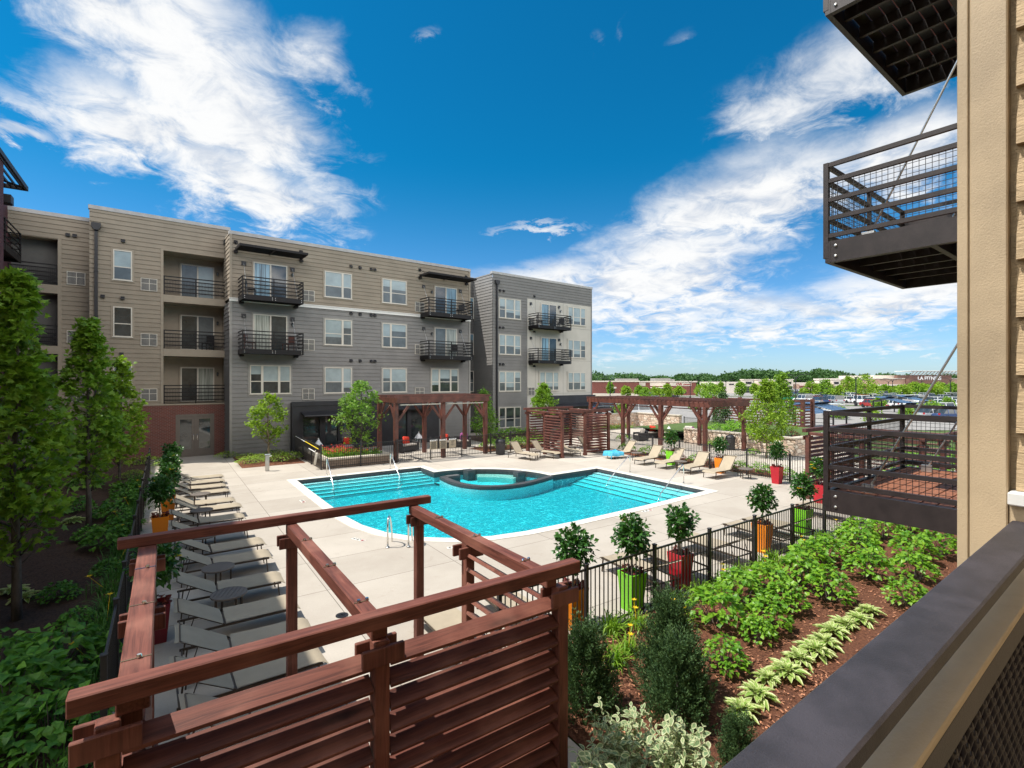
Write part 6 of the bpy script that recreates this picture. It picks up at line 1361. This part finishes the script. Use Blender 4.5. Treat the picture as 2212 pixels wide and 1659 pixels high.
# street lamps
def lamp_post(u, d, h, label):
    t_ = thing('street_lamp', label, 'street lamp', site(d, UV(u, d)), RZ, 'twin arm car park lamps'); b = MB(); b.tube([(0, 0, 0), (0, 0, h-.5)], [.11, .075], 8); b.lathe([(.25, 0), (.25, .5), (.12, .55)], n=10); b.build('post', M['black_metal'], t_)
    for s in (-1, 1):
        b = MB(); b.tube([(0, 0, h-.9), (s*.35, 0, h-.35), (s*1.0, 0, h-.06), (s*1.6, 0, h)], .05, 6); b.build('arm', M['black_metal'], t_)
        b = MB(); b.bevbox(s*1.6-.1 if s > 0 else -2.5, 2.5 if s > 0 else -1.5, -.18, .18, h-.04, h+.08, .03); b.build('lamp_head', M['black_metal'], t_)
for u, d, h, l in ((1719, 95, 5.75, 'tall twin arm lamp rising above the bright tree'), (1849, 90, 5.7, 'tall twin arm lamp between the shops and the gym'), (1919, 150, 4.8, 'shorter twin arm lamp left of the gym letters, paired'), (1928, 138, 5.1, 'twin arm lamp in front of the gym left wall'), (1991, 150, 5.0, 'twin arm lamp before the gym letters'), (2053, 128, 5.25, 'twin arm lamp near the corner board at the gym right end'), (1568, 150, 4.9, 'lamp in front of the cream shop row left end'), (1318, 120, 5.1, 'lamp before the left brick wing of the drugstore'), (1491, 130, 4.7, 'lamp before the red drugstore letters'), (1745, 160, 4.6, 'slim lamp before the shop row right half')): lamp_post(u, d, h, l)
# vehicles
def car_mesh(paint, suv):
    b = MB(); L2, W2 = 2.25, .9; h1, h2 = (.95, 1.7) if suv else (.86, 1.42)
    prof = [(-L2, .35), (-L2, .8), (-L2+.15, h1), (L2-1.1, h1), (L2-.1, h1-.16), (L2, .6), (L2, .35)]
    v0 = [(x, -W2, z) for x, z in prof]+[(x, W2, z) for x, z in prof]; n_ = len(prof)
    b.m(0).raw(v0, [tuple(range(n_)), tuple(range(2*n_-1, n_-1, -1))]+[(i, n_+i, n_+(i+1) % n_, (i+1) % n_) for i in range(n_)])
    a0, a1, c0, c1 = (-L2+.12, L2-1.15, -L2+.35, L2-1.75) if suv else (-L2+.45, L2-1.1, -L2+1.0, L2-1.85)
    w1 = .72; lo = [(a0, -W2+.06, h1-.001), (a1, -W2+.06, h1-.001), (a1, W2-.06, h1-.001), (a0, W2-.06, h1-.001)]; hi = [(c0, -w1, h2-.06), (c1, -w1, h2-.06), (c1, w1, h2-.06), (c0, w1, h2-.06)]
    b.m(1).raw(lo+hi, [(i, (i+1) % 4, 4+(i+1) % 4, 4+i) for i in range(4)])
    b.m(0).box(c0-.03, c1+.03, -w1-.02, w1+.02, h2-.06, h2)
    for x in (c0+.05, (c0+c1)/2, c1): 
        for s in (-1, 1): b.bar((x+(.0 if x < c1 else .25), s*(W2-.05), h1), (x, s*(w1+.01), h2-.04), .08, .03)
    for x in (-1.4, 1.4):
        for s in (-1, 1): b.m(2).lathe([(.2, -.11), (.33, -.11), (.33, .11), (.2, .11)], (0, 0, 0), 12, Matrix.Translation((x, s*.82, .33)) @ Matrix.Rotation(R(90), 4, 'X'))
    b.m(3).box(L2-.06, L2+.012, -.8, -.5, .62, .75).box(L2-.06, L2+.012, .5, .8, .62, .75); b.m(4).box(-L2-.012, -L2+.04, -.84, -.6, .7, .9).box(-L2-.012, -L2+.04, .6, .84, .7, .9)
    me = bpy.data.meshes.new('parked_car'); me.from_pydata(b.v, [], b.f)
    for m_ in (paint, M['glass_dark'], M['plastic_black'], M['white_letter'], M['red_letter']): me.materials.append(m_)
    me.polygons.foreach_set('material_index', b.mi); return me
PAINT = {k: PM('car_paint_'+k, c, .22, metal=.25 if k == 'silver' else 0, var=.03, coat=.6) for k, c in (('white', (.75, .75, .74)), ('silver', (.45, .46, .47)), ('black', (.012, .012, .014)), ('gray', (.13, .135, .14)), ('red', (.30, .015, .015)), ('blue', (.03, .06, .16)), ('green', (.03, .25, .12)))}
CM = {(k, s): car_mesh(p, s) for k, p in PAINT.items() for s in (False, True)}
def car(d, r, col, suv, label, group, rz=None):
    o = bpy.data.objects.new('parked_car', CM[(col, suv)]); COL.objects.link(o); o.location = site(d, r, -.038); o.rotation_euler = (0, 0, RZ+(RN.choice((0, math.pi))+R(90)+RN.uniform(-.04, .04) if rz is None else rz)); return tag(o, label, 'car', group)
rc = random.Random(5); placed = 0
for d in (84, 98, 104, 116, 122, 134, 140, 152, 158, 170, 176):
    r = d*(.50 if d > 130 else .58)
    while r < d*.90:
        if rc.random() < .86:
            col = rc.choices(['white', 'silver', 'black', 'gray', 'red', 'blue'], [11, 5, 2, 3, 1, 1])[0]; suv = rc.random() < .45
            car(d+rc.uniform(-.2, .2), r, col, suv, '%s %s parked in the rows of the big car park before the gym' % (col, 'tall car' if suv else 'low car'), 'cars in the big car park')
        r += 2.9+(rc.random() < .08)*6
for d, u, col, suv, l, rz in ((62.5, 1384, 'white', True, 'white car with roof behind the low stone patio wall', .25), (70, 1310, 'black', True, 'black car behind the long pergola left end', .3), (58, 2022, 'silver', False, 'silver car glimpsed over the hanging balcony rail', .1), (63, 1802, 'white', True, 'white car with red tail lights behind the balcony post', 1.2), (72, 1985, 'blue', False, 'dark blue car in the nearest row by the corner board', .2), (88, 1895, 'white', True, 'white van like car beyond the shelters', .4), (80, 1765, 'silver', False, 'silver car between the trellis and the lamp', .3), (112, 1706, 'green', True, 'green car near the bright tree top', .1), (120, 1722, 'green', False, 'second green car farther back near the bright tree', .1), (128, 1400, 'gray', True, 'gray car in front of the drugstore', 0), (130, 1445, 'black', False, 'black car in front of the drugstore entrance', 0), (57, 2055, 'blue', False, 'blue car at the picture edge beside the corner board', .1), (66, 2040, 'white', True, 'white car half hidden by trees next to the corner board', .2), (132, 1660, 'red', False, 'reddish car before the cream shops', 0), (136, 1748, 'black', False, 'black car before the cream shops', 0), (128, 1770, 'black', True, 'black tall car before the right half of the cream shops', 0)): car(d, UV(u, d), col, suv, l, 'cars in the nearer car park', rz)
# lot trees and shrubs
LT = [(1318, 856, 826, 12, 0), (1352, 857, 836, 20, 1), (1381, 856, 834, 18, 0), (1415, 858, 838, 24, 1), (1467, 857, 836, 18, 1), (1518, 860, 829, 32, 1), (1545, 858, 832, 18, 1), (1557, 856, 826, 14, 0), (1832, 862, 815, 30, 1), (1868, 869, 810, 40, 1), (1796, 864, 840, 26, 0), (1767, 860, 832, 18, 1), (1943, 859, 833, 18, 0), (1977, 857, 828, 30, 1), (1996, 858, 830, 26, 1), (2031, 858, 828, 30, 1), (2057, 860, 829, 28, 0), (1901, 884, 858, 26, 0), (1931, 858, 835, 12, 1), (2013, 902, 868, 36, 0), (2045, 893, 860, 24, 0), (1690, 862, 838, 22, 0), (1655, 858, 836, 14, 0), (1735, 858, 840, 14, 1), (1345, 905, 866, 34, 1), (1500, 888, 866, 20, 0), (1815, 905, 880, 34, 0), (1960, 905, 880, 32, 0), (1885, 912, 888, 36, 1)]
for i, (u, vb, vt, w_, lit) in enumerate(LT):
    d = EYE*1087/(vb-823); H = ZV(vt, d); rad = w_/2*d/1087; n_ = int(46+rad*16)
    make_tree('car_park_tree', ['dark', 'light'][lit]+' green young car park tree, ' + ('before the drugstore' if u < 1500 else 'before the cream shops' if u < 1760 else 'before the gym' if vb < 880 else 'near the blue roofed shelters')+', number %d from the left' % (i+1) if False else ('light' if lit else 'dark')+' green young tree '+['in front of the drugstore left wing', 'beside the drugstore wing corner', 'left of the drugstore canopy', 'under the drugstore canopy', 'below the drugstore red letters', 'wide, right of the drugstore end', 'narrow, at the start of the cream shops', 'slim, against the plain cream shop wall', 'left of the tall lamp before the gym', 'tallest, right of the tall lamp before the gym', 'low, before the shop row right end', 'slim, before the last shop towers', 'before the gym left windows', 'broad, under the gym letters on the left', 'broad, under the gym letters in the middle', 'broad, under the gym letters on the right', 'beside the corner board before the gym', 'small, left of the gabled shelter', 'tiny, before the gym left wall', 'near, right of the gabled shelter', 'near, beside the corner board', 'behind the bright tree crown', 'slim, left of the bright tree top', 'slim, right of the tall lamp by the shops', 'at the road behind the long pergola', 'small, behind the patio wall end', 'bushy, behind the balcony corner post', 'bushy, behind the middle of the balcony rail', 'bushy, behind the balcony rail left half'][i],
              site(d, UV(u, d)), H, rad, H*.25, n_, 12, max(.16, d*.0036), 'quad', M['maple_lit'] if lit else M['maple'], M['bark'], 200+i, 'round', trunk_r=.05, group='young car park trees', cs=max(.3, rad*.42))
XT = [(1600, 140, 4.2, 'before the plain end of the cream shops'), (1630, 150, 3.6, 'under the first raised shop tower'), (1675, 120, 4.0, 'left of the tall lamp near the bright tree'), (1752, 118, 4.4, 'right of the tall lamp near the bright tree'), (1785, 128, 4.6, 'in the middle of the car rows before the shops'), (1812, 105, 3.6, 'above the trellis and shelters'), (1850, 128, 4.8, 'at the foot of the tall lamp before the gym'), (1888, 120, 4.6, 'just right of the tallest lot tree'), (1912, 145, 4.6, 'before the gym left wall corner'), (1950, 112, 4.0, 'behind the gabled blue shelter'), (1985, 125, 4.4, 'in the car rows below the gym letters'), (2020, 118, 4.2, 'in the car rows near the corner board'), (1535, 96, 3.8, 'behind the long pergola right end'), (1440, 118, 3.4, 'by the road before the drugstore doors'), (1395, 84, 3.2, 'behind the sunlit patio wall')]
for i, (u, d, H, l) in enumerate(XT):
    make_tree('car_park_tree', ('light' if i % 2 else 'dark')+' green lot tree '+l, site(d, UV(u, d)), (H if u < 1870 else 3.3)*RN.uniform(.92, 1.06), H*RN.uniform(.28, .38), H*.22, 74, 13, d*.0036, 'quad', M['maple_lit'] if i % 2 else M['maple'], M['bark'], 300+i, 'round', trunk_r=.06, group='young car park trees', cs=H*.15)
for i, (x, y, s, l) in enumerate([(27.5, 8.5, 1.5, 'tall green shrub seen through the lower balcony mesh'), (29.5, 7.6, 1.7, 'green shrub behind the balcony tie rod'), (31.5, 9.8, 1.6, 'green shrub behind the balcony far rail'), (25.5, 7.2, 1.2, 'green shrub low behind the balcony deck edge'), (34.0, 8.2, 1.7, 'green shrub next to the corner board behind the balcony')]): place([sh3[i % 2]], 0, x, y, 0, s, l)
bed('grass_strip', 33, 44, 5.5, 13.8, M['lawn'], z=.02, step=1, seed=15)
for (d, ra, rb, w_) in ((90, 45, 90, 3), (110, 14, 105, 3), (128, 70, 120, 3), (146, 15, 135, 4)):
    b = MB(); b.face([FR(d, ra, 0), FR(d, rb, 0), FR(d+w_, rb, 0), FR(d+w_, ra, 0)]); struct(b.build('grass_strip', M['lawn']))
# far wood
rn = random.Random(77); b = MB(); pr = [(1240, 806), (1300, 806), (1390, 813), (1460, 811), (1540, 812), (1600, 801), (1650, 803), (1700, 803), (1770, 801), (1840, 807), (1880, 811), (1960, 812), (2120, 812)]
def vtop(u):
    for (a, va), (c, vc) in zip(pr[:-1], pr[1:]):
        if a <= u <= c: return va+(vc-va)*(u-a)/(c-a)
    return 811
for i in range(620):
    u = rn.uniform(1235, 2125); d = rn.uniform(320, 430); zt = ZV(vtop(u)+2.2*math.sin(u*.045)+1.4*math.sin(u*.13+1)+rn.gauss(1.5, 2.0), d)*(1-.0*rn.random()); cr = rn.uniform(2.4, 6.2); zc = zt-cr*.8; c = FR(d, UV(u, d), zc)
    for k in range(58):
        o = rdir(.15, rn); p = c+Vector((o.x*cr, o.y*cr, o.z*cr*.85)); leaf(b, p, rdir(-.3, rn), o+rdir(.5, rn)*.6, rn.uniform(1.2, 2.2), rn.uniform(1.0, 1.7), 'quad', droop=.15)
    if i % 2 == 0:
        q = FR(d-2, UV(u, d), 0); 
        for k in range(20): leaf(b, Vector((q.x+rn.uniform(-4, 4), q.y+rn.uniform(-4, 4), rn.uniform(0, max(1, zc)))), rdir(0, rn), rdir(.3, rn), 2.4, 2.2, 'quad')
o = b.build('far_woodland', M['far_wood']); tag(o, 'dense dark green wood along the horizon behind the shops', 'woodland', kind='stuff')
